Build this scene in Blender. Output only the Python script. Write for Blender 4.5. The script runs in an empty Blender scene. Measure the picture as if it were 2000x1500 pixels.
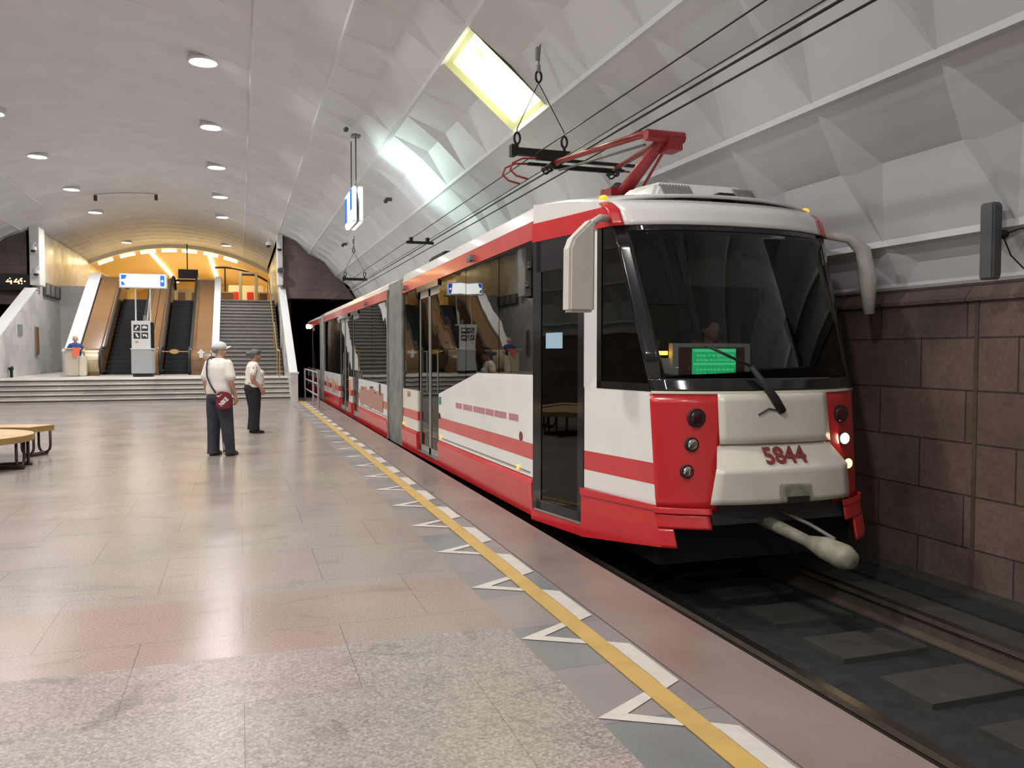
import bpy, bmesh, math, random
from mathutils import Vector, Matrix
random.seed(7)
S = bpy.context.scene
COL = S.collection
PI = math.pi
# ------------------------------------------------------------------ camera, world, exposure
CAM_H = 1.57
cam_d = bpy.data.cameras.new('camera'); cam = bpy.data.objects.new('camera', cam_d); COL.objects.link(cam)
cam_d.sensor_fit = 'HORIZONTAL'; cam_d.sensor_width = 36.0; cam_d.lens = 36.0 * 1600 / 2000
cam_d.clip_start = 0.05; cam_d.clip_end = 300
cam.location = (0, 0, CAM_H)
cam.rotation_euler = (math.radians(90 - 2.255), 0, math.radians(-18.367))
S.camera = cam
w = bpy.data.worlds.new('world'); S.world = w; w.use_nodes = True
w.node_tree.nodes['Background'].inputs[0].default_value = (0.6, 0.65, 0.7, 1)
w.node_tree.nodes['Background'].inputs[1].default_value = 0.0
S.view_settings.view_transform = 'Standard'
try: S.view_settings.look = 'None'
except Exception: pass
S.view_settings.gamma = 1.0
S.view_settings.use_curve_mapping = False
S.view_settings.exposure = 0.34
DOWN_W = 122.0      # each ceiling downlight
WARM_W = 44.0      # upper hall tubes

# ------------------------------------------------------------------ materials
MATS = {}
def nt(name):
    m = bpy.data.materials.new(name); m.use_nodes = True
    n = m.node_tree; b = n.nodes['Principled BSDF']
    return m, n, b
def mat(name, col, rough=0.5, metal=0.0, spec=0.5, noise=0.0, nscale=8.0, bump=0.0, emit=None, estr=0.0, coat=0.0):
    if name in MATS: return MATS[name]
    m, n, b = nt(name)
    b.inputs['Base Color'].default_value = (*col, 1)
    b.inputs['Roughness'].default_value = rough
    b.inputs['Metallic'].default_value = metal
    b.inputs['Specular IOR Level'].default_value = spec
    if coat: b.inputs['Coat Weight'].default_value = coat; b.inputs['Coat Roughness'].default_value = 0.08
    if emit: b.inputs['Emission Color'].default_value = (*emit, 1); b.inputs['Emission Strength'].default_value = estr
    if noise or bump:
        g = n.nodes.new('ShaderNodeNewGeometry')
        t = n.nodes.new('ShaderNodeTexNoise'); t.inputs['Scale'].default_value = nscale; t.inputs['Detail'].default_value = 6
        n.links.new(g.outputs['Position'], t.inputs['Vector'])
        if noise:
            r = n.nodes.new('ShaderNodeMapRange'); r.inputs[1].default_value = 0.3; r.inputs[2].default_value = 0.7
            r.inputs[3].default_value = 1 - noise; r.inputs[4].default_value = 1 + noise
            n.links.new(t.outputs['Fac'], r.inputs[0])
            x = n.nodes.new('ShaderNodeVectorMath'); x.operation = 'SCALE'; x.inputs[0].default_value = col
            n.links.new(r.outputs[0], x.inputs['Scale']); n.links.new(x.outputs[0], b.inputs['Base Color'])
        if bump:
            bp = n.nodes.new('ShaderNodeBump'); bp.inputs['Strength'].default_value = bump; bp.inputs['Distance'].default_value = 0.02
            n.links.new(t.outputs['Fac'], bp.inputs['Height']); n.links.new(bp.outputs[0], b.inputs['Normal'])
    MATS[name] = m; return m
def emis(name, col, s):
    if name in MATS: return MATS[name]
    m = bpy.data.materials.new(name); m.use_nodes = True; n = m.node_tree
    n.nodes.clear(); o = n.nodes.new('ShaderNodeOutputMaterial'); e = n.nodes.new('ShaderNodeEmission')
    e.inputs[0].default_value = (*col, 1); e.inputs[1].default_value = s; n.links.new(e.outputs[0], o.inputs[0])
    MATS[name] = m; return m
def glass(name, tint, ior=1.5, refl=(1, 1, 1), rough=0.01, wave=0.0):
    m = bpy.data.materials.new(name); m.use_nodes = True; n = m.node_tree; n.nodes.clear()
    o = n.nodes.new('ShaderNodeOutputMaterial'); t = n.nodes.new('ShaderNodeBsdfTransparent'); t.inputs[0].default_value = (*tint, 1)
    g = n.nodes.new('ShaderNodeBsdfGlossy'); g.inputs[0].default_value = (*refl, 1); g.inputs[1].default_value = rough
    f = n.nodes.new('ShaderNodeFresnel'); f.inputs[0].default_value = ior; x = n.nodes.new('ShaderNodeMixShader')
    n.links.new(f.outputs[0], x.inputs[0]); n.links.new(t.outputs[0], x.inputs[1]); n.links.new(g.outputs[0], x.inputs[2]); n.links.new(x.outputs[0], o.inputs[0])
    if wave:
        q = n.nodes.new('ShaderNodeNewGeometry'); z = n.nodes.new('ShaderNodeTexNoise'); z.inputs['Scale'].default_value = 1.6; z.inputs['Detail'].default_value = 1
        bp = n.nodes.new('ShaderNodeBump'); bp.inputs['Strength'].default_value = wave; bp.inputs['Distance'].default_value = 0.02
        n.links.new(q.outputs['Position'], z.inputs['Vector']); n.links.new(z.outputs['Fac'], bp.inputs['Height']); n.links.new(bp.outputs[0], g.inputs['Normal'])
    MATS[name] = m; return m
def stone(name, cols, bw, bh, axes, mortar=0.006, mcol=(0.05, 0.045, 0.04), rough=0.4, fine=60, famp=0.12, big=1.3, bamp=0.15, bump=0.1, off=0.5, rvar=0.1, bias=0.0, stain=0.0):
    """ashlar or slab paving: random block tones, mottling and joints; axes picks the two world axes of the face"""
    m, n, b = nt(name); N = n.nodes; L = n.links
    g = N.new('ShaderNodeNewGeometry'); sx = N.new('ShaderNodeSeparateXYZ'); L.new(g.outputs['Position'], sx.inputs[0])
    cx = N.new('ShaderNodeCombineXYZ'); L.new(sx.outputs[axes[0]], cx.inputs[0]); L.new(sx.outputs[axes[1]], cx.inputs[1])
    br = N.new('ShaderNodeTexBrick'); L.new(cx.outputs[0], br.inputs['Vector'])
    br.inputs['Scale'].default_value = 1; br.inputs['Brick Width'].default_value = bw; br.inputs['Row Height'].default_value = bh
    br.inputs['Mortar Size'].default_value = mortar; br.inputs['Color1'].default_value = (*cols[0], 1); br.inputs['Color2'].default_value = (*cols[1], 1)
    br.inputs['Mortar'].default_value = (*mcol, 1); br.inputs['Bias'].default_value = bias; br.offset = off; br.inputs['Mortar Smooth'].default_value = 0.2
    def noise(scale, detail=5):
        t = N.new('ShaderNodeTexNoise'); t.inputs['Scale'].default_value = scale; t.inputs['Detail'].default_value = detail; L.new(g.outputs['Position'], t.inputs['Vector']); return t
    def rng(src, a, c, lo=0.3, hi=0.7):
        r = N.new('ShaderNodeMapRange'); r.inputs[1].default_value = lo; r.inputs[2].default_value = hi; r.inputs[3].default_value = a; r.inputs[4].default_value = c
        L.new(src, r.inputs[0]); return r.outputs[0]
    f1 = noise(fine, 3); f2 = noise(big, 6)
    mu = N.new('ShaderNodeMath'); mu.operation = 'MULTIPLY'
    L.new(rng(f1.outputs['Fac'], 1 - famp, 1 + famp), mu.inputs[0]); L.new(rng(f2.outputs['Fac'], 1 - bamp, 1 + bamp), mu.inputs[1])
    last = mu.outputs[0]
    if stain:
        f3 = N.new('ShaderNodeTexNoise'); f3.inputs['Scale'].default_value = 2.2; f3.inputs['Detail'].default_value = 8; f3.inputs['Roughness'].default_value = 0.65; f3.inputs['Distortion'].default_value = 1.2
        mp = N.new('ShaderNodeMapping'); mp.inputs['Scale'].default_value = (0.45, 1.0, 1.0); L.new(g.outputs['Position'], mp.inputs[0]); L.new(mp.outputs[0], f3.inputs['Vector'])
        m2 = N.new('ShaderNodeMath'); m2.operation = 'MULTIPLY'; L.new(last, m2.inputs[0]); L.new(rng(f3.outputs['Fac'], 1.0, 1 - stain, 0.56, 0.66), m2.inputs[1]); last = m2.outputs[0]
    vs = N.new('ShaderNodeVectorMath'); vs.operation = 'SCALE'; L.new(br.outputs['Color'], vs.inputs[0]); L.new(last, vs.inputs['Scale'])
    L.new(vs.outputs[0], b.inputs['Base Color'])
    L.new(rng(f2.outputs['Fac'], rough - rvar, rough + rvar), b.inputs['Roughness'])
    if bump:
        bp = N.new('ShaderNodeBump'); bp.inputs['Strength'].default_value = bump; bp.inputs['Distance'].default_value = 0.01
        a = N.new('ShaderNodeMath'); a.operation = 'SUBTRACT'; L.new(f1.outputs['Fac'], a.inputs[0]); L.new(br.outputs['Fac'], a.inputs[1])
        L.new(a.outputs[0], bp.inputs['Height']); L.new(bp.outputs[0], b.inputs['Normal'])
    MATS[name] = m; return m

WHITE = mat('vault_paint', (0.72, 0.74, 0.765), 0.5, noise=0.05, nscale=1.2)
stone('granite_floor', ((0.292, 0.265, 0.235), (0.312, 0.258, 0.235)), 1.05, 0.95, (0, 1), 0.0022, (0.13, 0.12, 0.11), 0.21, 80, 0.24, 1.1, 0.07, 0.07, 0.5, 0.03, 0.0, 0.17)
def floor_courses():
    # the slab courses nearest the platform end: a pinkish polished course and a coarse, worn gray one
    n = MATS['granite_floor'].node_tree; N = n.nodes; L = n.links; b = N['Principled BSDF']
    src = b.inputs['Base Color'].links[0].from_socket; rs = b.inputs['Roughness'].links[0].from_socket
    g = N.new('ShaderNodeNewGeometry'); sx = N.new('ShaderNodeSeparateXYZ'); L.new(g.outputs['Position'], sx.inputs[0])
    def step(a, c):
        r = N.new('ShaderNodeMapRange'); r.inputs[1].default_value = a; r.inputs[2].default_value = c; L.new(sx.outputs[1], r.inputs[0]); return r.outputs[0]
    def mul(a, c):
        m = N.new('ShaderNodeMath'); m.operation = 'MULTIPLY'
        for i, q in enumerate((a, c)):
            if isinstance(q, float): m.inputs[i].default_value = q
            else: L.new(q, m.inputs[i])
        return m.outputs[0]
    pink = mul(mul(step(4.39, 4.41), step(5.52, 5.48)), 0.75)
    mx = N.new('ShaderNodeMix'); mx.data_type = 'RGBA'; mx.blend_type = 'MULTIPLY'; L.new(pink, mx.inputs[0]); L.new(src, mx.inputs[6]); mx.inputs[7].default_value = (1.02, .86, .83, 1)
    coarse = step(4.41, 4.39)
    v = N.new('ShaderNodeTexVoronoi'); v.inputs['Scale'].default_value = 75; L.new(g.outputs['Position'], v.inputs['Vector'])
    t = N.new('ShaderNodeTexNoise'); t.inputs['Scale'].default_value = 2.4; t.inputs['Detail'].default_value = 9; t.inputs['Roughness'].default_value = .7; t.inputs['Distortion'].default_value = 1.6; L.new(g.outputs['Position'], t.inputs['Vector'])
    sep = N.new('ShaderNodeSeparateColor'); L.new(v.outputs['Color'], sep.inputs[0])
    a = N.new('ShaderNodeMapRange'); a.inputs[3].default_value = .70; a.inputs[4].default_value = 1.22; L.new(sep.outputs[0], a.inputs[0])
    c = N.new('ShaderNodeMapRange'); c.inputs[1].default_value = .53; c.inputs[2].default_value = .66; c.inputs[3].default_value = 1.0; c.inputs[4].default_value = .66; L.new(t.outputs['Fac'], c.inputs[0])
    k = mul(a.outputs[0], c.outputs[0]); vm = N.new('ShaderNodeVectorMath'); vm.operation = 'SCALE'; L.new(mx.outputs[2], vm.inputs[0]); L.new(k, vm.inputs['Scale'])
    m2 = N.new('ShaderNodeMix'); m2.data_type = 'RGBA'; L.new(coarse, m2.inputs[0]); L.new(mx.outputs[2], m2.inputs[6]); L.new(vm.outputs[0], m2.inputs[7]); L.new(m2.outputs[2], b.inputs['Base Color'])
    ad = N.new('ShaderNodeMath'); ad.operation = 'MULTIPLY_ADD'; L.new(coarse, ad.inputs[0]); ad.inputs[1].default_value = .12; L.new(rs, ad.inputs[2]); L.new(ad.outputs[0], b.inputs['Roughness'])
floor_courses()
stone('granite_edge', ((0.215, 0.172, 0.155), (0.235, 0.186, 0.165)), 0.8, 1.4, (0, 1), 0.002, (0.2, 0.15, 0.14), 0.34, 120, 0.12, 1.5, 0.10, 0.05, 0.0)
stone('granite_strip', ((0.17, 0.185, 0.185), (0.27, 0.235, 0.22)), 0.9, 0.62, (0, 1), 0.003, (0.12, 0.11, 0.11), 0.36, 120, 0.14, 2.0, 0.08, 0.05, 0.0)
stone('marble', ((0.62, 0.61, 0.58), (0.52, 0.51, 0.49)), 1.2, 0.6, (1, 2), 0.004, (0.35, 0.34, 0.32), 0.3, 30, 0.05, 0.8, 0.12, 0.03)
stone('marble_x', ((0.55, 0.54, 0.52), (0.45, 0.45, 0.43)), 1.2, 0.6, (0, 2), 0.004, (0.3, 0.29, 0.28), 0.35, 30, 0.05, 0.8, 0.12, 0.03)
stone('brown_stone', ((0.17, 0.118, 0.092), (0.125, 0.09, 0.073)), 0.92, 0.42, (1, 2), 0.008, (0.05, 0.035, 0.03), 0.6, 25, 0.15, 1.6, 0.25, 0.5, 0.5)
stone('brown_stone_x', ((0.20, 0.15, 0.14), (0.16, 0.125, 0.12)), 0.9, 0.45, (0, 2), 0.006, (0.08, 0.06, 0.06), 0.6, 25, 0.12, 1.2, 0.2, 0.3)
stone('step_stone', ((0.50, 0.48, 0.44), (0.42, 0.40, 0.37)), 1.3, 0.6, (0, 1), 0.004, (0.2, 0.19, 0.18), 0.45, 60, 0.12, 1.4, 0.14, 0.1)
mat('tread_shadow', (0.10, 0.09, 0.075), 0.6, noise=0.2)  # dark colour that paints the shade under the stair treads
mat('stair_gray', (0.30, 0.29, 0.265), 0.5, noise=0.15, nscale=5)
mat('white_line', (0.56, 0.53, 0.48), 0.45, noise=0.08, nscale=9)
mat('yellow_line', (0.50, 0.33, 0.10), 0.5, noise=0.10, nscale=5)
mat('concrete', (0.045, 0.044, 0.04), 0.8, noise=0.2, nscale=6, bump=0.4)
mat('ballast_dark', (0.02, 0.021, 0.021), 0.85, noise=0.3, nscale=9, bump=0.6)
mat('rail_steel', (0.30, 0.29, 0.26), 0.3, 1.0)
mat('rail_rust', (0.09, 0.07, 0.05), 0.7, noise=0.2)
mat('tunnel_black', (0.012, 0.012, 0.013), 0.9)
mat('tram_white', (0.80, 0.80, 0.77), 0.22, noise=0.03, nscale=2.5, coat=0.3)
mat('tram_cream', (0.74, 0.71, 0.62), 0.28, noise=0.05, nscale=4, coat=0.3)
mat('tram_red', (0.62, 0.025, 0.03), 0.25, noise=0.05, nscale=3, coat=0.4)
mat('tram_band', (0.60, 0.05, 0.05), 0.25, noise=0.05, nscale=3, coat=0.4)
mat('tram_black', (0.012, 0.013, 0.014), 0.12, coat=0.5)
mat('rubber', (0.02, 0.02, 0.02), 0.6)
mat('bellows', (0.20, 0.205, 0.18), 0.7, noise=0.25, nscale=4, bump=0.15)
mat('seat_blue', (0.05, 0.08, 0.15), 0.7)
mat('cab_gray', (0.32, 0.33, 0.33), 0.6)
mat('dark_gray', (0.06, 0.062, 0.065), 0.5)
mat('mid_gray', (0.22, 0.22, 0.22), 0.5)
mat('door_gray', (0.23, 0.24, 0.22), 0.3)
mat('steel', (0.62, 0.62, 0.60), 0.22, 1.0)
mat('chrome', (0.85, 0.85, 0.85), 0.06, 1.0)
mat('black_iron', (0.015, 0.014, 0.013), 0.5, 0.3)
mat('panto_red', (0.33, 0.02, 0.025), 0.4, coat=0.2)
mat('copper_wire', (0.03, 0.026, 0.022), 0.5, 0.5)
mat('insulator', (0.05, 0.02, 0.015), 0.3)
mat('grimy_cream', (0.27, 0.26, 0.20), 0.6, noise=0.3, nscale=12)
mat('brown_clad', (0.23, 0.125, 0.055), 0.22, noise=0.06, nscale=2, coat=0.3)
mat('gold_clad', (0.50, 0.41, 0.26), 0.3, 0.1, coat=0.3)
mat('esc_black', (0.018, 0.02, 0.025), 0.45)
mat('esc_groove', (0.06, 0.065, 0.075), 0.35, 0.6)
mat('white_sill', (0.74, 0.75, 0.75), 0.4)
mat('wood', (0.52, 0.34, 0.17), 0.4, noise=0.15, nscale=3)
mat('wood_edge', (0.30, 0.19, 0.07), 0.45, noise=0.15, nscale=6)
mat('brown_iron', (0.05, 0.035, 0.03), 0.4, 0.4)
mat('rail_paint', (0.42, 0.44, 0.47), 0.35, 0.4)
mat('brass', (0.75, 0.52, 0.20), 0.25, 0.9)
mat('kiosk_white', (0.75, 0.75, 0.75), 0.4)
mat('kiosk_gray', (0.42, 0.44, 0.46), 0.4)
mat('cream_booth', (0.68, 0.63, 0.50), 0.55, noise=0.05)
mat('orange_cloth', (0.85, 0.16, 0.10), 0.8)
mat('skin', (0.50, 0.30, 0.22), 0.55)
mat('skin_dark', (0.42, 0.22, 0.15), 0.55)
mat('cotton_white', (0.78, 0.74, 0.70), 0.85, noise=0.04, nscale=14)
mat('denim_dark', (0.035, 0.042, 0.058), 0.85, noise=0.2, nscale=12)
mat('black_cloth', (0.012, 0.012, 0.015), 0.85)
mat('bag_red', (0.17, 0.012, 0.025), 0.5)
mat('strap', (0.02, 0.02, 0.025), 0.6)
mat('print_white', (0.8, 0.8, 0.8), 0.6)
mat('cap_white', (0.62, 0.63, 0.66), 0.8)
mat('hair_gray', (0.06, 0.055, 0.055), 0.7, noise=0.3, nscale=50)
mat('hair_short', (0.22, 0.2, 0.19), 0.8)
mat('hair_blond', (0.50, 0.44, 0.32), 0.75)
mat('blue_shirt', (0.03, 0.06, 0.20), 0.8)
mat('shoe_black', (0.015, 0.013, 0.012), 0.4)
mat('sandal_brown', (0.10, 0.07, 0.05), 0.6)
mat('vest_orange', (0.85, 0.17, 0.06), 0.7)
mat('shirt_gray', (0.45, 0.45, 0.45), 0.8)
mat('hair_woman', (0.12, 0.115, 0.12), 0.7, noise=0.3, nscale=50)
mat('lens_dark', (0.05, 0.008, 0.01), 0.1, coat=0.5)
mat('amber', (0.8, 0.35, 0.03), 0.25, emit=(1.0, 0.45, 0.03), estr=0.9)
mat('decal_brown', (0.42, 0.22, 0.17), 0.5, noise=0.2, nscale=30)
mat('decal_pink', (0.50, 0.24, 0.26), 0.5)
mat('decal_dark', (0.05, 0.04, 0.05), 0.5)
mat('decal_orange', (0.75, 0.20, 0.07), 0.5)
mat('number_red', (0.22, 0.035, 0.03), 0.5)
mat('plant_leaf', (0.42, 0.36, 0.16), 0.6)
mat('sticker_green', (0.03, 0.25, 0.14), 0.5)
mat('paper_blue', (0.36, 0.55, 0.68), 0.5)
mat('floral', (0.78, 0.74, 0.66), 0.85)
mat('gold_paint', (0.62, 0.47, 0.22), 0.45, noise=0.06, nscale=1)
mat('gold_marble', (0.55, 0.47, 0.33), 0.15, noise=0.12, nscale=1.5)
mat('speaker_gray', (0.12, 0.125, 0.13), 0.45)
mat('mirror_back', (0.60, 0.58, 0.52), 0.45, noise=0.05, nscale=10)
mat('picto_black', (0.03, 0.03, 0.03), 0.5)
mat('shop_red', (0.5, 0.04, 0.03), 0.5)
mat('recess_yellow', (0.82, 0.84, 0.50), 0.5)
mat('recess_mint', (0.74, 0.84, 0.78), 0.5)
emis('lamp_white', (1.0, 0.98, 0.96), 14)
emis('tube_warm', (1.0, 0.78, 0.42), 9)
emis('tube_gold', (1.0, 0.74, 0.36), 7)
emis('headlamp', (1.0, 0.72, 0.45), 30)
emis('foglamp', (1.0, 0.42, 0.16), 3.5)
emis('sign_white', (0.95, 0.98, 1.0), 3.0)
emis('sign_blue', (0.03, 0.12, 0.75), 1.6)
emis('sign_edge', (0.85, 0.97, 0.93), 1.6)
emis('led_orange', (1.0, 0.55, 0.22), 5)
emis('screen_green', (0.02, 0.55, 0.18), 0.9)
emis('screen_green_light', (0.10, 0.85, 0.35), 0.9)
emis('bulb_yellow', (1.0, 1.0, 0.72), 26)
emis('mint_panel', (0.80, 1.0, 0.90), 0.85)
emis('indicator', (1.0, 0.45, 0.05), 8)
glass('glass_side', (0.10, 0.10, 0.095), 1.6, (0.72, 0.71, 0.66), 0.015, 0.10)
glass('glass_front', (0.66, 0.68, 0.67), 1.38, (0.85, 0.9, 0.9))
glass('glass_clear', (0.85, 0.86, 0.84), 1.3)
M = MATS

# ------------------------------------------------------------------ mesh builder
class MB:
    def __init__(s): s.v = []; s.f = []; s.mi = []; s.cur = 0
    def add(s, vs, fs):
        o = len(s.v); s.v += [tuple(v) for v in vs]
        for f in fs: s.f.append([i + o for i in f]); s.mi.append(s.cur)
        return s
    def box(s, x0, x1, y0, y1, z0, z1):
        return s.add([(x0,y0,z0),(x1,y0,z0),(x1,y1,z0),(x0,y1,z0),(x0,y0,z1),(x1,y0,z1),(x1,y1,z1),(x0,y1,z1)],
                     [(3,2,1,0),(4,5,6,7),(0,1,5,4),(1,2,6,5),(2,3,7,6),(3,0,4,7)])
    def prism(s, poly, d0, d1, ax=0):
        """poly in the two axes other than ax, extruded along ax from d0 to d1"""
        n = len(poly)
        def P(p, d): return {0: (d, p[0], p[1]), 1: (p[0], d, p[1]), 2: (p[0], p[1], d)}[ax]
        vs = [P(p, d0) for p in poly] + [P(p, d1) for p in poly]
        fs = [list(range(n))[::-1], list(range(n, 2 * n))] + [(i, (i + 1) % n, n + (i + 1) % n, n + i) for i in range(n)]
        return s.add(vs, fs)
    def tube(s, pts, r, n=8, caps=True, closed=False):
        pts = [Vector(p) for p in pts]; m = len(pts); rs = r if isinstance(r, (list, tuple)) else [r] * m
        vs = []; up = None
        for i, p in enumerate(pts):
            if closed: t = pts[(i + 1) % m] - pts[i - 1]
            else: t = pts[min(i + 1, m - 1)] - pts[max(i - 1, 0)]
            t.normalize()
            if up is None: up = Vector((0, 0, 1)) if abs(t.z) < 0.9 else Vector((1, 0, 0))
            a = t.cross(up).normalized(); b = a.cross(t).normalized(); up = b
            for k in range(n):
                q = 2 * PI * k / n; vs.append(p + (a * math.cos(q) + b * math.sin(q)) * rs[i])
        fs = []
        for i in range(m if closed else m - 1):
            j = (i + 1) % m
            for k in range(n): fs.append((i*n+k, i*n+(k+1)%n, j*n+(k+1)%n, j*n+k))
        if caps and not closed: fs += [list(range(n))[::-1], list(range((m-1)*n, m*n))]
        return s.add(vs, fs)
    def ell(s, c, r, n=16, m=10, rot=None):
        c = Vector(c); R = rot or Matrix.Identity(3); vs = []; fs = []
        for i in range(1, m):
            a = PI * i / m
            for k in range(n):
                q = 2 * PI * k / n
                vs.append(c + R @ Vector((r[0]*math.sin(a)*math.cos(q), r[1]*math.sin(a)*math.sin(q), r[2]*math.cos(a))))
        vs += [c + R @ Vector((0, 0, r[2])), c + R @ Vector((0, 0, -r[2]))]; T = len(vs) - 2
        for i in range(m - 2):
            for k in range(n): fs.append((i*n+k, (i+1)*n+k, (i+1)*n+(k+1)%n, i*n+(k+1)%n))
        for k in range(n): fs.append((T, k, (k+1)%n)); fs.append((T+1, (m-2)*n+(k+1)%n, (m-2)*n+k))
        return s.add(vs, fs)
    def loft(s, rings, n=20):
        """rings: (x, y, z, rx, ry) horizontal ellipses, closed at the ends"""
        vs = []; fs = []; m = len(rings)
        for (x, y, z, rx, ry) in rings:
            for k in range(n):
                q = 2 * PI * k / n; vs.append((x + rx * math.cos(q), y + ry * math.sin(q), z))
        for i in range(m - 1):
            for k in range(n): fs.append((i*n+k, i*n+(k+1)%n, (i+1)*n+(k+1)%n, (i+1)*n+k))
        fs += [list(range(n))[::-1], list(range((m-1)*n, m*n))]
        return s.add(vs, fs)
    def cap(s, p0, p1, r0, r1, n=12):
        p0 = Vector(p0); p1 = Vector(p1); d = (p1 - p0); L = d.length or 1e-6; d = d / L
        pts = []; rs = []
        for a in (-85, -55, -25): pts.append(p0 + d * r0 * math.sin(math.radians(a))); rs.append(r0 * math.cos(math.radians(a)))
        for t in (0, .5, 1): pts.append(p0 + d * L * t); rs.append(r0 + (r1 - r0) * t)
        for a in (25, 55, 85): pts.append(p1 + d * r1 * math.sin(math.radians(a))); rs.append(r1 * math.cos(math.radians(a)))
        return s.tube(pts, rs, n)
    def cyl(s, c, r, h, ax=2, n=24, r2=None):
        c = Vector(c); d = Vector((0, 0, 0)); d[ax] = h
        r2 = r if r2 is None else r2
        vs = []
        for (p, rr) in ((c, r), (c + d, r2)):
            for k in range(n):
                q = 2*PI*k/n; o = [0, 0, 0]; o[(ax+1)%3] = rr*math.cos(q); o[(ax+2)%3] = rr*math.sin(q); vs.append(p + Vector(o))
        return s.add(vs, [list(range(n))[::-1], list(range(n, 2*n))] + [(k, (k+1)%n, n+(k+1)%n, n+k) for k in range(n)])
    def grid(s, fn, us, vs_):
        V = [fn(u, v) for v in vs_ for u in us]; n = len(us)
        return s.add(V, [(j*n+i, j*n+i+1, (j+1)*n+i+1, (j+1)*n+i) for j in range(len(vs_)-1) for i in range(n-1)])
    def build(s, name, m, parent=None, smooth=False, bevel=0, solid=0, xf=None, remesh=0):
        me = bpy.data.meshes.new(name)
        V = [Vector(v) for v in s.v]
        if xf: V = [xf(v) for v in V]
        if parent is not None:
            off = Vector(parent['_o']) if '_o' in parent else Vector((0, 0, 0))
        else:
            if V:
                xs = [v.x for v in V]; ys = [v.y for v in V]; zs = [v.z for v in V]
                off = Vector(((min(xs)+max(xs))/2, (min(ys)+max(ys))/2, min(zs)))
            else: off = Vector((0, 0, 0))
        me.from_pydata([v - off for v in V], [], s.f)
        ms = m if isinstance(m, (list, tuple)) else [m]
        for q in ms: me.materials.append(M[q] if isinstance(q, str) else q)
        if len(ms) > 1:
            for i, p in enumerate(me.polygons): p.material_index = s.mi[i]
        bm = bmesh.new(); bm.from_mesh(me)
        bmesh.ops.recalc_face_normals(bm, faces=bm.faces)
        if bevel: 
            bmesh.ops.remove_doubles(bm, verts=bm.verts, dist=1e-5)
            es = [e for e in bm.edges if len(e.link_faces) == 2 and e.calc_face_angle(0) > 0.6]
            bmesh.ops.bevel(bm, geom=es, offset=bevel, segments=2, affect='EDGES', clamp_overlap=True)
        bm.to_mesh(me); bm.free()
        o = bpy.data.objects.new(name, me); COL.objects.link(o)
        if solid or remesh:
            if remesh:
                md = o.modifiers.new('r', 'REMESH'); md.mode = 'VOXEL'; md.voxel_size = remesh; md.adaptivity = 0
                sm = o.modifiers.new('s', 'SMOOTH'); sm.iterations = 4; sm.factor = 0.6
            if solid:
                md = o.modifiers.new('s', 'SOLIDIFY'); md.thickness = solid; md.offset = -1
            dg = bpy.context.evaluated_depsgraph_get(); nm = bpy.data.meshes.new_from_object(o.evaluated_get(dg))
            o.modifiers.clear(); o.data = nm; nm.name = name
            if remesh:
                nm.materials.clear(); nm.materials.append(M[ms[0]])
        if smooth or remesh:
            for p in o.data.polygons: p.use_smooth = True
        if parent is not None: o.parent = parent; o['_o'] = tuple(off)
        else: o.location = off; o['_o'] = tuple(off)
        return o
def tag(o, label, cat, group=None):
    o['label'] = label; o['category'] = cat
    if group: o['group'] = group
    return o
def thing(name, loc, label, cat, group=None, rz=0):
    o = bpy.data.objects.new(name, None); COL.objects.link(o); o.location = loc; o.empty_display_size = 0.2
    o['_o'] = tuple(loc); o.rotation_euler = (0, 0, rz)
    return tag(o, label, cat, group)
def struct(name, mb, m, **k):
    o = mb.build(name, m, **k); o['kind'] = 'structure'; return o
def copy_tree(root, loc, label=None, group=None, name=None, rz=None):
    r = root.copy(); COL.objects.link(r); r.location = loc; r['_o'] = tuple(loc)
    if rz is not None: r.rotation_euler = (0, 0, rz)
    if label: r['label'] = label
    if group: r['group'] = group
    for ch in list(root.children):
        c = ch.copy(); COL.objects.link(c); c.parent = r
        for g in ch.children:
            d = g.copy(); COL.objects.link(d); d.parent = c
    return r
def text(name, s, size, ext, mtx, m, parent, align='CENTER', sx=1.0, bold=0.0, offset=0):
    cu = bpy.data.curves.new(name, 'FONT'); cu.body = s; cu.size = size; cu.extrude = ext; cu.align_x = align; cu.align_y = 'CENTER'; cu.offset = bold
    t = bpy.data.objects.new(name, cu); COL.objects.link(t)
    dg = bpy.context.evaluated_depsgraph_get(); dg.update(); me = bpy.data.meshes.new_from_object(t.evaluated_get(dg))
    bpy.data.objects.remove(t); me.transform(Matrix.Diagonal((sx, 1, 1, 1))); me.transform(mtx)
    off = Vector(parent['_o']); me.transform(Matrix.Translation(-off)); me.materials.clear(); me.materials.append(M[m])
    o = bpy.data.objects.new(name, me); COL.objects.link(o); o.parent = parent; o['_o'] = tuple(off); return o
def frame_mtx(o, xa, ya):
    xa = Vector(xa).normalized(); ya = Vector(ya); ya = (ya - xa * ya.dot(xa)).normalized(); za = xa.cross(ya)
    m = Matrix((xa, ya, za)).transposed().to_4x4(); m.translation = Vector(o); return m
def area(name, loc, size, power, col, rot=(0, 0, 0), shape='DISK', sy=None, spread=180):
    l = bpy.data.lights.new(name, 'AREA'); l.shape = shape; l.size = size
    if sy: l.size_y = sy
    l.energy = power; l.color = col; l.spread = math.radians(spread)
    o = bpy.data.objects.new(name, l); COL.objects.link(o); o.location = loc; o.rotation_euler = rot
    return o

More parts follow.
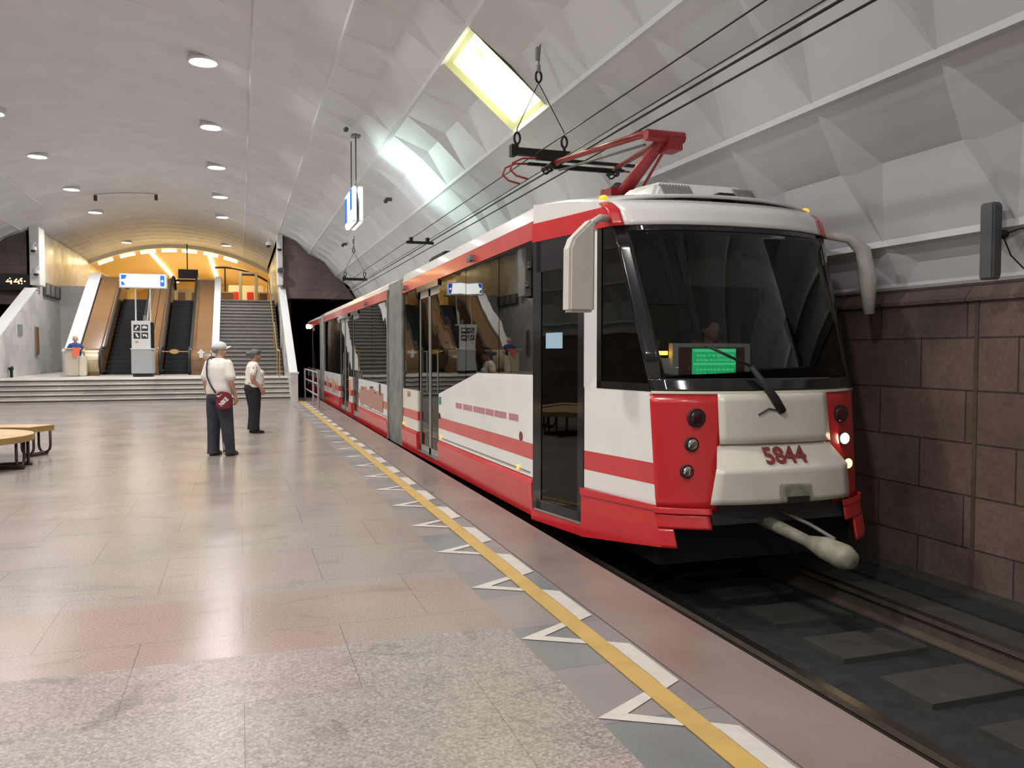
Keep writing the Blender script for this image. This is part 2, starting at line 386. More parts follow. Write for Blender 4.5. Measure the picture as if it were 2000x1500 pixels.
# ------------------------------------------------------------------ the vault
VX, VZ, VR = -3.2, -2.53, 9.96
STEP = 1.3; Y0 = 4.55
def vp(ang, y, h=0.0):
    """point on the vault at angle from vertical; h>0 goes outward"""
    r = VR + h; return (VX + r * math.sin(ang), y, VZ + r * math.cos(ang))
A0 = math.radians(20.4); DA = math.radians(7.85)
K0, K1 = -13, 34          # cells along the hall, Y = 4.55 + 1.3k  (-12.35 .. 48.75)
LAMP_CELLS = {(2, 4, 1): 'y'}   # (row, k, side)
def cell_ok(k, side, row):
    y = Y0 + STEP * (k + 0.5)
    lim = 34.0 if side > 0 else 36.5
    if y < lim: return True
    return row < 1      # past the portals only the middle of the vault goes on
mb = MB()
D = 0.12; HW = 0.19 * STEP
for side in (1, -1):
    for row in range(6):
        a0 = A0 + DA * row; a2 = a0 + DA
        if row == 5: a2 = math.radians(62.1)
        am = (a0 + a2) / 2
        for k in range(K0, K1):
            if not cell_ok(k, side, row): continue
            ya = Y0 + STEP * k; yb = ya + STEP
            if (row, k, side) in LAMP_CELLS: continue
            f = 1.0 if row < 5 else 0.35
            d = D * f * (0.5 if row == 0 else 1)
            P = lambda a, y, h=0: vp(side * a, y, h)
            n = [P(a0, ya), P(a0, yb), P(a2, ya), P(a2, yb)]
            c0 = P(am, ya, d * 0.15); c1 = P(am, yb, d * 0.15)
            m0 = P(am, ya + HW, d); m1 = P(am, yb - HW, d)
            mb.add(n + [c0, c1, m0, m1], [(0, 1, 7, 6), (6, 7, 3, 2), (0, 6, 4), (4, 6, 2), (1, 5, 7), (5, 3, 7)])
        # longitudinal rib along the lower edge of each row
        yend = (34.0 if side > 0 else 36.5) if row >= 1 else Y0 + STEP * K1
        for a in ([a0] if row else [A0]):
            w_ = 0.0052; P = lambda a, y, h=0: vp(side * a, y, h)
            y1 = Y0 + STEP * K0
            q = [P(a - w_, y1, 0.012), P(a, y1, -0.028), P(a + w_, y1, 0.012), P(a - w_, yend, 0.012), P(a, yend, -0.028), P(a + w_, yend, 0.012)]
            mb.add(q, [(0, 1, 4, 3), (1, 2, 5, 4)])
# middle of the vault: shallow transverse panels
nm = 12
for k in range(K0, K1):
    ya = Y0 + STEP * k
    for i in range(nm):
        a = -A0 + 2 * A0 * i / nm; b = -A0 + 2 * A0 * (i + 1) / nm
        ys = [(ya, 0), (ya + 0.05, 0.012), (ya + STEP * .5, 0.03), (ya + STEP - 0.05, 0.012), (ya + STEP, 0)]
        for j in range(4):
            (y1, h1), (y2, h2) = ys[j], ys[j + 1]
            mb.add([vp(a, y1, h1), vp(b, y1, h1), vp(b, y2, h2), vp(a, y2, h2)], [(0, 1, 2, 3)])
struct('ceiling', mb, 'vault_paint')
# the luminous coffer of the vault
def coffer(kind, k, label, glowmat, wallmat):
    a0 = A0 + DA * 2; a2 = a0 + DA; ya = Y0 + STEP * k; yb = ya + STEP
    t = thing('ceiling_coffer_light', vp((a0 + a2) / 2, (ya + yb) / 2, 0), label, 'ceiling light')
    h = 0.34; i_ = 0.012; j_ = 0.10
    b = MB()
    o = [vp(a0, ya), vp(a0, yb), vp(a2, yb), vp(a2, ya)]
    mi = [vp(a0 + i_, ya + j_, 0.05), vp(a0 + i_, yb - j_, 0.05), vp(a2 - i_, yb - j_, 0.05), vp(a2 - i_, ya + j_, 0.05)]
    u = [vp(a0 + 2*i_, ya + 1.6*j_, h), vp(a0 + 2*i_, yb - 1.6*j_, h), vp(a2 - 2*i_, yb - 1.6*j_, h), vp(a2 - 2*i_, ya + 1.6*j_, h)]
    b.add(o + mi + u, [(i, (i+1) % 4, 4 + (i+1) % 4, 4 + i) for i in range(4)] + [(4 + i, 4 + (i+1) % 4, 8 + (i+1) % 4, 8 + i) for i in range(4)] + [(8, 9, 10, 11)])
    b.build('coffer_shell', wallmat, t)
    am = (a0 + a2) / 2; c = vp(am, (ya + yb) / 2, 0.2)
    n_ = Vector((-math.sin(am), 0, -math.cos(am)))
    if kind == 'y':
        b = MB(); b.ell(vp(am + 0.012, (ya + yb) / 2, 0.22), (0.26, 0.30, 0.16)); b.build('lamp', glowmat, t, smooth=True)
    else:
        b = MB(); b.add([vp(a0 + i_, ya + j_, 0.06), vp(a0 + i_, yb - j_, 0.06), vp(a2 - i_, yb - j_, 0.06), vp(a2 - i_, ya + j_, 0.06)], [(0, 1, 2, 3)]); b.build('diffuser', glowmat, t)
    return t, Vector(vp(am, (ya + yb) / 2, -0.05)), n_
t, c, n_ = coffer('y', 4, 'glowing yellow coffer light in the white vault above the tram', 'bulb_yellow', 'recess_yellow')

# downlights of the vault
proto = None; dl = []
for (ang, ys, sidew) in ((15.2, [-8.3, -3.3, 1.7, 6.7, 11.7, 16.75, 21.5, 26.1, 31.0, 35.6, 45.0], 'right'), (-12.9, [-7.8, -2.8, 2.2, 7.2, 12.2, 17.2, 22.2, 26.7, 31.7, 36.6, 46.1], 'left')):
    for y in ys: dl.append((math.radians(ang), y, sidew))
names = {('right', 16.75): 'nearest ceiling downlight in view, in the right row above the platform', ('right', 21.5): 'second ceiling downlight of the right row, behind the nearest one',
 ('right', 26.1): 'third ceiling downlight of the right row', ('right', 31.0): 'fourth ceiling downlight of the right row', ('right', 35.6): 'fifth ceiling downlight of the right row, above the stairs',
 ('right', 45.0): 'small far downlight above the top of the stairs, by the golden arch', ('left', 22.2): 'ceiling downlight of the left row cut by the left picture edge',
 ('left', 26.7): 'brightest whole ceiling downlight of the left row', ('left', 31.7): 'middle ceiling downlight of the left row', ('left', 36.6): 'ceiling downlight of the left row beside the small spot track',
 ('left', 46.1): 'small far downlight above the escalators, by the golden arch'}
for (a, y, sw) in dl:
    p = Vector(vp(a, y, 0.0))
    key = (sw, y)
    lab = names.get(key, 'round recessed downlight in the vault behind the viewer, %s row, %.0f m back' % (sw, abs(y - 17)))
    if proto is None:
        t = thing('downlight', p, lab, 'ceiling light', 'downlights in the vault')
        b = MB(); R_ = 0.27
        b.tube([p + Vector((R_ * math.cos(q), R_ * math.sin(q), -0.03)) for q in [2*PI*i/28 for i in range(28)]], 0.035, 8, closed=True)
        b.cyl(p + Vector((0, 0, -0.02)), R_, 0.12)
        b.build('trim_ring', 'white_sill', t, smooth=True)
        b = MB(); b.cyl(p + Vector((0, 0, -0.045)), 0.235, 0.02); b.build('lamp_lens', 'lamp_white', t)
        proto = t
    else:
        t = copy_tree(proto, p, lab, 'downlights in the vault'); t['category'] = 'ceiling light'
    t.rotation_euler = (0, 0, 0)
    area('downlight_beam', p + Vector((0, 0, -0.08)), 0.45, DOWN_W * (1.0 if y < 40 else 0.3), (1.0, 0.965, 0.94), spread=150)
for o_ in [o for o in bpy.data.objects if o.name.startswith('downlight') and o.type == 'EMPTY' and o.location.y < 16]:
    o_['label'] = 'round white downlight in the vault outside the picture'

# ------------------------------------------------------------------ floor, track, walls
mb = MB(); mb.box(-8.6, 1.435, -12.4, 27.4, -0.6, 0.0); struct('floor', mb, 'granite_floor')
mb = MB(); mb.box(1.435, 1.99, -12.4, 29.0, -0.6, 0.0); struct('trim_1', mb, 'granite_strip')
mb = MB(); mb.box(1.99, 2.5, -12.4, 29.0, -0.12, 0.0); mb.box(1.99, 2.42, -12.4, 29.0, -0.6, -0.12); struct('trim_2', mb, 'granite_edge', bevel=0.012)
mb = MB(); mb.box(-8.95, -8.6, -12.4, 29.0, -0.6, 0.0); struct('trim_3', mb, 'granite_edge')
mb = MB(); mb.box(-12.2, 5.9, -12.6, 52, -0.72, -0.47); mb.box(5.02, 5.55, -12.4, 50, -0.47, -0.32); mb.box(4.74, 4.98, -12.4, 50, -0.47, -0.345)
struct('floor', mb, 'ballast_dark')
mb = MB()
for k in range(-17, 60):
    y = k * 0.72
    mb.box(2.75, 3.0, y, y + 0.42, -0.47, -0.43); mb.box(3.72, 4.42, y, y + 0.42, -0.47, -0.435)
struct('trim_4', mb, 'concrete')
mb = MB(); mb.box(4.72, 5.0, -12.4, 50, -0.46, -0.335); mb.box(5.3, 5.55, -12.4, 50, -0.46, -0.30); struct('trim_5', mb, 'concrete')
for x, nm_ in ((3.09, 'platform side'), (4.61, 'wall side')):
    t = thing('track_rail', (x, 10, -0.47), 'steel tram rail on the %s of the dark track bed' % nm_, 'rail')
    b = MB(); b.prism([(x-.07,-.465),(x+.07,-.465),(x+.07,-.45),(x+.012,-.43),(x+.012,-.345),(x+.035,-.335),(x+.035,-.301),(x-.035,-.301),(x-.035,-.335),(x-.012,-.345),(x-.012,-.43),(x-.07,-.45)], -12.4, 50, 1)
    b.build('rail_web', 'rail_rust', t)
    b = MB(); b.box(x-.033, x+.033, -12.4, 50, -.302, -.298); b.build('running_surface', 'rail_steel', t)
# floor markings
b = MB()
for k in range(-14, 24):
    y = 4.175 + 1.02 * k
    if y > 26: continue
    pts = [(1.435, y), (1.87, y + .25), (1.87, y + .77), (1.435, y + 1.02), (1.575, y + 1.02), (1.97, y + .77), (1.97, y + .25), (1.575, y)]
    o = len(b.v); b.add([(p[0], p[1], 0.004) for p in pts] + [(p[0], p[1], 0.0005) for p in pts], [(0, 1, 6, 7), (1, 2, 5, 6), (2, 3, 4, 5)])
tag(b.build('warning_line', 'white_line'), 'white zigzag line inlaid along the platform edge', 'floor marking')
b = MB(); b.box(1.748, 1.862, -12.4, 27.2, 0.0045, 0.009); tag(b.build('safety_line', 'yellow_line'), 'ochre yellow safety line painted over the white zigzag', 'floor marking')
# right wall
mb = MB(); mb.box(5.5, 5.9, -12.6, 34.2, -0.47, 1.985); struct('wall_right', mb, 'brown_stone')
mb = MB(); mb.prism([(5.47, 1.97), (5.47, 2.0), (5.61, 2.145), (5.9, 2.2), (5.9, 1.97)], -12.6, 34.2, 1)
struct('trim_6', mb, 'brown_stone')
mb = MB(); mb.prism([(5.575, 2.12), (5.56, 2.145), (5.61, 2.20), (5.75, 2.22), (5.75, 2.12)], -12.6, 34.0, 1); struct('trim_7', mb, 'vault_paint')
mb = MB()
for k in range(-3, 8):
    y = 4.95 + 4.6 * k
    if y < 33: mb.box(5.492, 5.51, y, y + 0.035, -0.47, 1.97)
struct('trim_8', mb, 'rail_rust')
mb = MB(); mb.box(-12.4, -11.95, -12.6, 36.6, -0.47, 2.15); struct('wall_left', mb, 'brown_stone')
# end wall behind the viewer, filled up to the vault
def arch_poly(xa, xb, zlo, n=24, h=0.12):
    pts = [(xb, zlo), (xa, zlo)]
    a0 = math.asin((xa - VX) / VR); a1 = math.asin((xb - VX) / VR)
    for i in range(n + 1):
        a = a0 + (a1 - a0) * i / n; pts.append((VX + (VR + h) * math.sin(a), VZ + (VR + h) * math.cos(a)))
    return pts
mb = MB(); mb.prism(arch_poly(-12.1, 5.75, -0.5, 40), -12.7, -12.35, 1); struct('wall_back', mb, 'marble_x')
# portals with their dark stone faces and tunnels
mb = MB(); mb.prism(arch_poly(1.66, 5.7, 3.72), 34.0, 34.6, 1); struct('wall_front', mb, 'brown_stone_x')
mb = MB(); mb.prism(arch_poly(-12.1, -7.66, 3.42), 36.5, 37.1, 1); struct('wall_front', mb, 'brown_stone_x')
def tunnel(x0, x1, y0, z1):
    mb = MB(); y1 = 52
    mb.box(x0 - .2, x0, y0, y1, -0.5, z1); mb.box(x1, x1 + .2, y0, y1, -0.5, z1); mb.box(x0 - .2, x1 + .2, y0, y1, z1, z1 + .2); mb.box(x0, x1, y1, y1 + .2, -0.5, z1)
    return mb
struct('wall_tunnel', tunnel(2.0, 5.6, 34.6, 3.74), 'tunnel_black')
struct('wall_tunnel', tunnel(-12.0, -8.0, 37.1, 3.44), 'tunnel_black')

# ------------------------------------------------------------------ stairs and landing
ZL = 0.70; ZU = 3.85
t = thing('entrance_steps', (-3, 27.4, 0), 'wide flight of five low stone steps up to the escalator landing', 'stairs')
b = MB(); nb = MB()
for i in range(5):
    y = 27.35 + 0.33 * i; z = 0.14 * i
    b.box(-7.6, 1.56, y, 31.2 if i == 4 else y + .34, z, z + 0.115)
    b.box(-7.6, 1.56, y - 0.035, 31.2 if i == 4 else y + .34, z + 0.115, z + 0.14)
    nb.box(-7.6, 1.56, y - 0.012, y + 0.02, z + 0.072, z + 0.115)  # strip painting the shadow below each tread lip
b.build('step_blocks', 'step_stone', t); nb.build('painted_shadow_strip', 'tread_shadow', t)
mb = MB(); mb.box(-7.45, 1.5, 28.8, 42.0, 0.2, ZL - 0.004); struct('floor', mb, 'step_stone')
# main stair, two flights
t = thing('staircase', (0.4, 31, ZL), 'long gray stone staircase between the white parapet and the glazed balustrade', 'stairs')
b = MB(); nb = MB(); y = 31.0; z = ZL; SX0, SX1 = -0.78, 1.5
seq = [7, 14]
for fl, cnt in enumerate(seq):
    for i in range(cnt):
        z += 0.15
        b.box(SX0, SX1, y, 42.0, z - 0.15, z - 0.03)
        b.box(SX0, SX1, y - 0.03, 42.0, z - 0.03, z)
        nb.box(SX0, SX1, y - 0.012, y + 0.01, z - 0.10, z - 0.03)  # painted shadow under the overhang of the tread
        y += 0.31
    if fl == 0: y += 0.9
b.build('step_blocks', 'stair_gray', t); nb.build('painted_shadow_strip', 'tread_shadow', t)
YU = y
# upper floor and golden hall
mb = MB(); mb.box(-7.9, 1.9, 41.2, 72.5, ZU - 0.3, ZU); mb.box(SX0, SX1, YU - 0.31, 41.3, ZU - .3, ZU); struct('floor', mb, 'gold_marble')
# side walls beyond the portals
def side_wall(x0, x1, y0, y1, zlo):
    mb = MB(); mb.box(x0, x1, y0, y1, zlo, 6.25 if x0 > 0 else 6.4); return mb
struct('wall_side', side_wall(1.62, 1.9, 34.6, 49.0, -0.5), 'marble')
struct('wall_side', side_wall(-7.85, -7.55, 36.5, 49.0, 0.2), 'marble')
struct('wall_side', side_wall(1.75, 1.95, 49.0, 72, 3.5), 'gold_marble')
struct('wall_side', side_wall(-7.95, -7.6, 49.0, 72, 3.5), 'gold_marble')
# golden vault
mb = MB(); GR = VR - 0.16; ng = 22
def gp(a, y, h=0): return (VX + (GR + h) * math.sin(a), y, VZ + (GR + h) * math.cos(a))
aw = math.radians(30.5)
for k in range(17):
    for i in range(ng):
        a = -aw + 2*aw*i/ng; c_ = -aw + 2*aw*(i+1)/ng; y = 49.0 + 1.4*k; 
        mb.add([gp(a, y), gp(c_, y), gp(c_, y+.7, .07), gp(a, y+.7, .07), gp(c_, y+1.4), gp(a, y+1.4)], [(0,1,2,3),(3,2,4,5)])
struct('ceiling', mb, 'gold_paint')
mb = MB()
for i in range(ng):
    a = -aw + 2*aw*i/ng; c_ = -aw + 2*aw*(i+1)/ng
    mb.add([gp(a, 48.7, -.02), gp(c_, 48.7, -.02), gp(c_, 49.05, -.02), gp(a, 49.05, -.02), gp(a, 48.7, .3), gp(c_, 48.7, .3)], [(0,1,2,3),(0,4,5,1)])
struct('trim_9', mb, 'vault_paint')
mb = MB(); mb.box(-8.0, 1.95, 72, 72.3, 3.5, 7.6); struct('wall_front', mb, 'gold_paint')
# tubes along the arch
first = None
for i, u in enumerate((-22.0, -15.2, -9.0, -2.6, 3.6, 10.2, 16.6)):
    a = math.radians(u); p = Vector(gp(a, 49.3, -0.10))
    names7 = ['leftmost', 'second from the left', 'third from the left', 'middle', 'third from the right', 'second from the right', 'rightmost']
    t = thing('tube_light', p, '%s of the warm tube lights along the golden arch' % names7[i], 'ceiling light', 'tube lights along the golden arch')
    ca, sa = math.cos(a), -math.sin(a)
    e1 = p + Vector((ca, 0, sa)) * 0.38; e0 = p - Vector((ca, 0, sa)) * 0.38
    b = MB(); b.tube([e0, e1], 0.07, 10); b.build('tube', 'tube_warm', t, smooth=True)
    b = MB(); q = Vector((-sa, 0, ca)) * 0.085; b.tube([e0 + q, e1 + q], 0.05, 4); b.build('fitting', 'gold_paint', t)
# two rows of lamps going back
for (ang, lab) in ((-8.6, 'left row of small golden lamps running back along the upper hall ceiling'), (9.6, 'right row of small golden lamps running back along the upper hall ceiling')):
    a = math.radians(ang); t = thing('lamp_strip', gp(a, 50, -.05), lab, 'ceiling light')
    b = MB(); b.prism([(gp(a, 0)[0]-.1, gp(a, 0)[2]+.02), (gp(a, 0)[0]+.1, gp(a, 0)[2]+.02), (gp(a, 0)[0]+.1, gp(a, 0)[2]+.08), (gp(a, 0)[0]-.1, gp(a, 0)[2]+.08)], 50, 71, 1); b.build('lamp_channel', 'gold_paint', t)
    for k in range(16):
        y = 50.4 + 1.3 * k; b = MB(); p = gp(a, y, -0.04); b.box(p[0]-.11, p[0]+.11, y, y+.8, p[2]-.04, p[2]+.02); b.build('lamp', 'tube_gold', t)
for y in (50.5, 56, 62, 68):
    for x in (-6.0, -3.0, 0.0): area('golden_hall_light', (x, y, 6.5), 1.2, WARM_W, (1.0, 0.71, 0.31), spread=175)
area('golden_hall_uplight', (-3, 58, 4.3), 4.0, 150, (1.0, 0.70, 0.34), rot=(PI, 0, 0), shape='RECTANGLE', sy=14)

# upper hall furniture
t = thing('security_gate', (0.45, 46, ZU), 'tall golden walk-through gate frame at the top of the stairs', 'gate')
for x in (0.08, 0.88):
    b = MB(); b.box(x - .08, x + .08, 46, 46.35, ZU, ZU + 1.95); b.build('post', 'gold_paint', t, bevel=0.02)
b = MB(); b.box(.0, .96, 46.05, 46.3, ZU + 1.88, ZU + 1.97); b.build('lintel', 'gold_paint', t)
b = MB(); b.box(.16, .8, 46.0, 46.04, ZU + 1.76, ZU + 1.85); b.build('display_strip', 'brown_iron', t)
for (x0, x1, y_, h, m_, lab) in ((-1.0, -0.30, 47, .95, 'brown_clad', 'brown counter left of the golden gate at the stair top'), (1.05, 1.5, 47, .95, 'brown_clad', 'brown counter right of the golden gate at the stair top')):
    t = thing('counter', (x0, y_, ZU), lab, 'counter')
    b = MB(); b.box(x0, x1, y_, y_ + .6, ZU, ZU + h - .06); b.build('counter_body', m_, t)
    b = MB(); b.box(x0 - .04, x1 + .04, y_ - .04, y_ + .64, ZU + h - .06, ZU + h); b.build('counter_top', 'gold_paint', t)
t = thing('kiosk_stand', (-.3, 52, ZU), 'shop stand with red signs behind the golden gate', 'stall')
b = MB(); b.box(-.6, 1.4, 52, 53, ZU, ZU + 1.7); b.build('stall_body', 'kiosk_white', t)
for x in (-.4, .45, .95): b = MB(); b.box(x, x + .38, 51.96, 52, ZU + .6, ZU + 1.3); b.build('sign_panel', 'shop_red', t)
t = thing('curved_canopy', (0, 50, ZU + 1.8), 'dark curved canopy beam behind the golden gate', 'canopy')
b = MB(); b.tube([(-1.3 + i * .28, 50, ZU + 2.55 - (i * .28 - .5) ** 2 * .13) for i in range(12)], .06, 8); b.build('canopy_beam', 'brown_iron', t, smooth=True)
b = MB(); b.tube([(-0.75, 50, ZU), (-0.75, 50, ZU + 2.5)], .04); b.build('post', 'brown_iron', t)
t = thing('display_screen', (-2.9, 47, 5.2), 'dark screen hanging over the top of the right escalator', 'screen')
b = MB(); b.box(-3.05, -2.05, 47, 47.15, 5.45, 5.95); b.build('screen', 'tram_black', t)
b = MB(); b.box(-3.6, -1.7, 47.1, 47.3, 5.3, 5.42); b.tube([(-2.6, 47.1, 5.9), (-2.6, 47.1, 7.3)], .03); b.build('mount', 'brown_iron', t)
t = thing('upper_wall_panel', (-3.3, 46, ZU), 'cream wall units with small pictures beyond the right escalator', 'cabinet')
b = MB(); b.box(-3.4, -1.6, 47.5, 47.8, ZU, ZU + 1.1); b.build('cabinet_body', 'gold_paint', t)
for x in (-3.1, -2.4): b = MB(); b.box(x, x + .35, 47.46, 47.5, ZU + .5, ZU + .9); b.build('picture', 'brown_clad', t)

# portal pillars
def pillar(x0, x1, y0, y1, z0, z1, lab):
    t = thing('portal_pillar', ((x0 + x1) / 2, y0, z0), lab, 'pillar')
    b = MB(); b.box(x0, x1, y0, y1, z0, z1); b.build('pillar_body', 'white_sill', t, bevel=0.02)
    return t
pillar(1.46, 1.66, 33.7, 34.6, 4.2, 6.22, 'light gray vertical pillar panel above the right parapet, with cameras')
pillar(-7.68, -7.34, 36.1, 37.1, 4.15, 6.42, 'light gray vertical pillar panel above the left parapet, with cameras')
def dome_cam(x, y, z, lab, s=1, gun=False):
    t = thing('security_camera', (x, y, z), lab, 'camera')
    b = MB(); b.tube([(x, y, z + .25), (x, y, z + .05)], .025); b.box(x - .07, x + .07, y - .05, y + .05, z + .23, z + .27); b.build('bracket', 'white_sill', t)
    b = MB(); b.cyl((x, y, z - .02), .11, .12); b.build('housing', 'white_sill', t)
    b = MB(); b.ell((x, y, z - .03), (.09, .09, .09)); b.build('lens_dome', 'tram_black', t, smooth=True)
dome_cam(1.52, 33.5, 5.62, 'white dome camera on the right pillar panel')
dome_cam(1.12, 33.6, 5.75, 'white dome camera left of the right pillar panel, near the arch')
dome_cam(-7.5, 35.9, 5.5, 'white dome camera on the left pillar panel, upper of two')
dome_cam(-7.42, 35.9, 4.6, 'white camera on the left pillar panel, lower of two')
for (x, y, z, lab) in ((1.56, 33.5, 4.75, 'small round speaker low on the right pillar panel'),):
    t = thing('wall_speaker', (x, y, z), lab, 'speaker')
    b = MB(); b.cyl((x, y, z), .13, .15, 1); b.build('speaker_body', 'mid_gray', t, smooth=False)
    b = MB(); b.cyl((x, y - .02, z), .09, .03, 1); b.build('speaker_cone', 'dark_gray', t)
# parapets beside the flight
def parapet(x0, x1, pts, lab, end=None):
    t = thing('parapet', ((x0 + x1) / 2, pts[0][0], 0), lab, 'parapet')
    lo = [(y, 0 if y < 31 else 0) for y, z in pts]
    b = MB(); b.prism([(y, z - .05) for y, z in pts] + [(pts[-1][0], -0.05), (pts[0][0], -0.05)], x0 + .03, x1 - .03, 0); b.build('parapet_wall', 'marble', t)
    b = MB(); n = len(pts); vs = []
    b.prism([(y, z) for y, z in pts] + [(y, z - .06) for y, z in pts[::-1]], x0, x1, 0); b.build('coping', 'white_sill', t)
    return t
parapet(1.5, 1.76, [(26.6, .93), (27.3, .93), (34.1, 4.15)], 'sloping white-topped parapet between the staircase and the right track')
parapet(-7.85, -7.45, [(26.8, .93), (27.6, .93), (36.05, 4.05), (36.48, 4.05)], 'massive sloping marble parapet along the left side of the landing')
parapet(-1.02, -.76, [(32.2, 1.62), (33.4, 1.62), (39.6, 4.98), (41.6, 4.98)], 'white-topped parapet between the right escalator and the staircase')
parapet(-6.12, -5.66, [(33.3, 1.62), (33.9, 1.72), (39.6, 4.98), (41.3, 4.98)], 'broad white-topped parapet left of the left escalator')
# wall behind the attendant, with a door
mb = MB(); mb.box(-7.76, -6.1, 41.0, 41.3, ZL, 4.5); struct('wall_recess', mb, 'marble_x')
d = MB(); d.box(-6.72, -6.12, 40.9, 41.02, ZL, 2.98); do = struct('door_1', d, 'dark_gray')
b = MB(); b.box(-6.82, -6.72, 40.86, 41.02, ZL, 3.08); b.box(-6.82, -6.1, 40.86, 41.02, 2.98, 3.1); b.build('door_frame', 'white_sill', do)
# vent in the left wall
t = thing('vent_grille', (-7.5, 39, 3.85), 'dark louvred vent under the golden-lit left wall', 'vent')
b = MB(); b.box(-7.56, -7.46, 37.6, 40.7, 3.85, 4.38); b.build('vent_frame', 'dark_gray', t)
for y in (37.8, 38.75, 39.7): b = MB(); b.box(-7.47, -7.43, y, y + .55, 3.9, 4.33); b.build('louvre', 'mid_gray', t)
# signs and slots on the marble parapet
b = MB(); b.box(-7.48, -7.44, 33.2, 33.75, 2.15, 2.55); tag(b.build('wall_sign', 'mid_gray'), 'small gray plate on the left marble parapet', 'sign')
t = thing('wall_slot', (-7.5, 35.5, 1.7), 'narrow brown recessed hatch in the left marble parapet', 'hatch')
b = MB(); b.box(-7.48, -7.43, 35.7, 36.2, 1.45, 2.55); b.build('hatch_frame', 'mid_gray', t)
b = MB(); b.box(-7.44, -7.41, 35.75, 36.15, 1.5, 2.5); b.build('hatch_panel', 'brown_clad', t)
t = thing('hydrant', (-7.4, 31.8, .95), 'small black valve low on the left marble parapet', 'valve')
b = MB(); b.tube([(-7.46, 31.8, 1.0), (-7.38, 31.8, 1.0)], .05); b.ell((-7.36, 31.8, 1.0), (.05, .09, .09)); b.box(-7.42, -7.34, 31.76, 31.84, .69, .95); b.build('valve_body', 'black_iron', t)
# left electronic clock
t = thing('led_clock', (-8.4, 36.2, 3.95), 'dark electronic clock board with orange digits over the left tunnel mouth', 'clock')
b = MB(); b.box(-9.1, -7.72, 36.2, 36.45, 3.95, 4.58); b.build('clock_case', 'tram_black', t, bevel=.02)
def ledp(px, py):  # marks as they stand on the board
    x = -8.50 + (px - 390) / 1000 * 0.68; z = 4.43 - (py - 340) / 400 * 0.28; return x, z
dots = [(475,475),(575,385),(635,520),(635,560),(635,600),(635,640),(635,665),(400,565),(440,565),(490,565),(560,565),(600,565),(850,485),(905,430),(790,568),(830,568),(870,568),(910,568),(950,568),(1010,520),(1010,600),(1020,660),(1160,385),(1100,430),(1100,480),(1130,510),(1165,530),(1165,660),(1315,530)]
for (lo_, hi_) in ((380, 520), (521, 700), (740, 960), (961, 1060), (1061, 1220), (1221, 1400)):
    b = MB()
    for (px, py) in dots:
        if lo_ <= px <= hi_: x, z = ledp(px, py); b.box(x - .017, x + .017, 36.17, 36.2, z - .017, z + .017)
    b.build('digit', 'led_orange', t)

# ------------------------------------------------------------------ escalators
def escalator(x0, x1, lclad, rclad, lab, glab):
    """x0..x1 step band; claddings (x range) each side"""
    t = thing('escalator', ((x0 + x1) / 2, 32.9, ZL), lab, 'escalator', 'escalators')
    yb, yt = 34.0, 39.46; sl = (ZU - ZL) / (yt - yb)
    b = MB(); g = MB()
    b.box(x0, x1, 32.9, yb, ZL - .02, ZL + .02)
    n = 18
    for i in range(n):
        y = yb + (yt - yb) * i / n; z = ZL + (ZU - ZL) * (i + 1) / n
        b.box(x0, x1, y, y + (yt - yb) / n + .01, z - .4 if z - .4 > ZL else ZL, z)
        g.box(x0 + .02, x1 - .02, y - .006, y + .004, z - .045, z - .02)
    b.box(x0, x1, yt, 41.3, ZU - .4, ZU + .001)
    b.build('step_chain', 'esc_black', t); g.build('step_edges', 'esc_groove', t)
    b = MB(); b.box(x0, x1, 32.6, 33.3, ZL, ZL + .035); b.build('comb_plate', 'steel', t)
    for (a, c, inner) in ((lclad[0], lclad[1], 1), (rclad[0], rclad[1], -1)):
        zt0 = ZL + .93
        prof = [(33.05, ZL)]
        for q in range(9):
            an = PI * 0.5 + PI * (1 - q / 8) * 0.5 * 1.0
            prof.append((33.42 + .42 * math.cos(an), ZL + .51 + .42 * math.sin(an)))
        body = [(33.0, ZL), (33.0, ZL + .5), (33.08, ZL + .75), (33.25, ZL + .9), (33.5, zt0), (34.0, zt0), (34.2, zt0 + .06), (yt + .1, ZU + .95), (yt + .4, ZU + 1.02), (41.3, ZU + 1.02), (41.3, ZL)]
        ci = c if inner > 0 else a
        b = MB(); b.prism(body, a, c - .0 if inner > 0 else c, 0); b.build('balustrade', 'brown_clad', t)
        # golden rounded lower end
        b = MB()
        dr = [(33.62, ZL)] + [(33.30 - .42 * math.sin(PI * q / 12) , ZL + .465 - .465 * math.cos(PI * q / 12)) for q in range(13)] + [(33.62, ZL + .93)]
        b.prism(dr, a - .004, c + .004, 0)
        b.build('newel_drum', 'gold_clad' if a < -5 else 'brown_clad', t)
        # handrail belt and steel trim on the step side
        xi = c if inner > 0 else a; xo = xi + .055 * inner
        path = [(34.2, ZL + .15), (33.1, ZL + .12), (32.85, ZL + .3), (32.78, ZL + .55), (32.88, ZL + .85), (33.15, ZL + 1.0), (33.9, ZL + 1.03), (34.2, ZL + 1.1), (yt + .1, ZU + 1.02), (yt + .5, ZU + 1.1), (40.9, ZU + 1.1), (41.25, ZU + .95), (41.35, ZU + .6)]
        b = MB(); b.tube([(xo, y, z) for y, z in path], .05, 8); b.build('handrail', 'rubber', t, smooth=True)
        b = MB(); b.tube([(xi + .012 * inner, y, z - .05) for y, z in path[5:]], .022, 6); 
        xo2 = a if inner > 0 else c
        b.tube([(xi - .10 * inner, y + (.02), z - .055) for y, z in path[6:10]], .018, 6)
        b.build('steel_trim', 'chrome', t, smooth=True)
    return t
escalator(-4.78, -3.66, (-5.64, -4.86), (-3.58, -3.24), 'left brown-clad escalator behind the white information kiosk', None)
escalator(-2.78, -1.82, (-3.22, -2.86), (-1.74, -1.04), 'right brown-clad escalator beside the stone staircase', None)
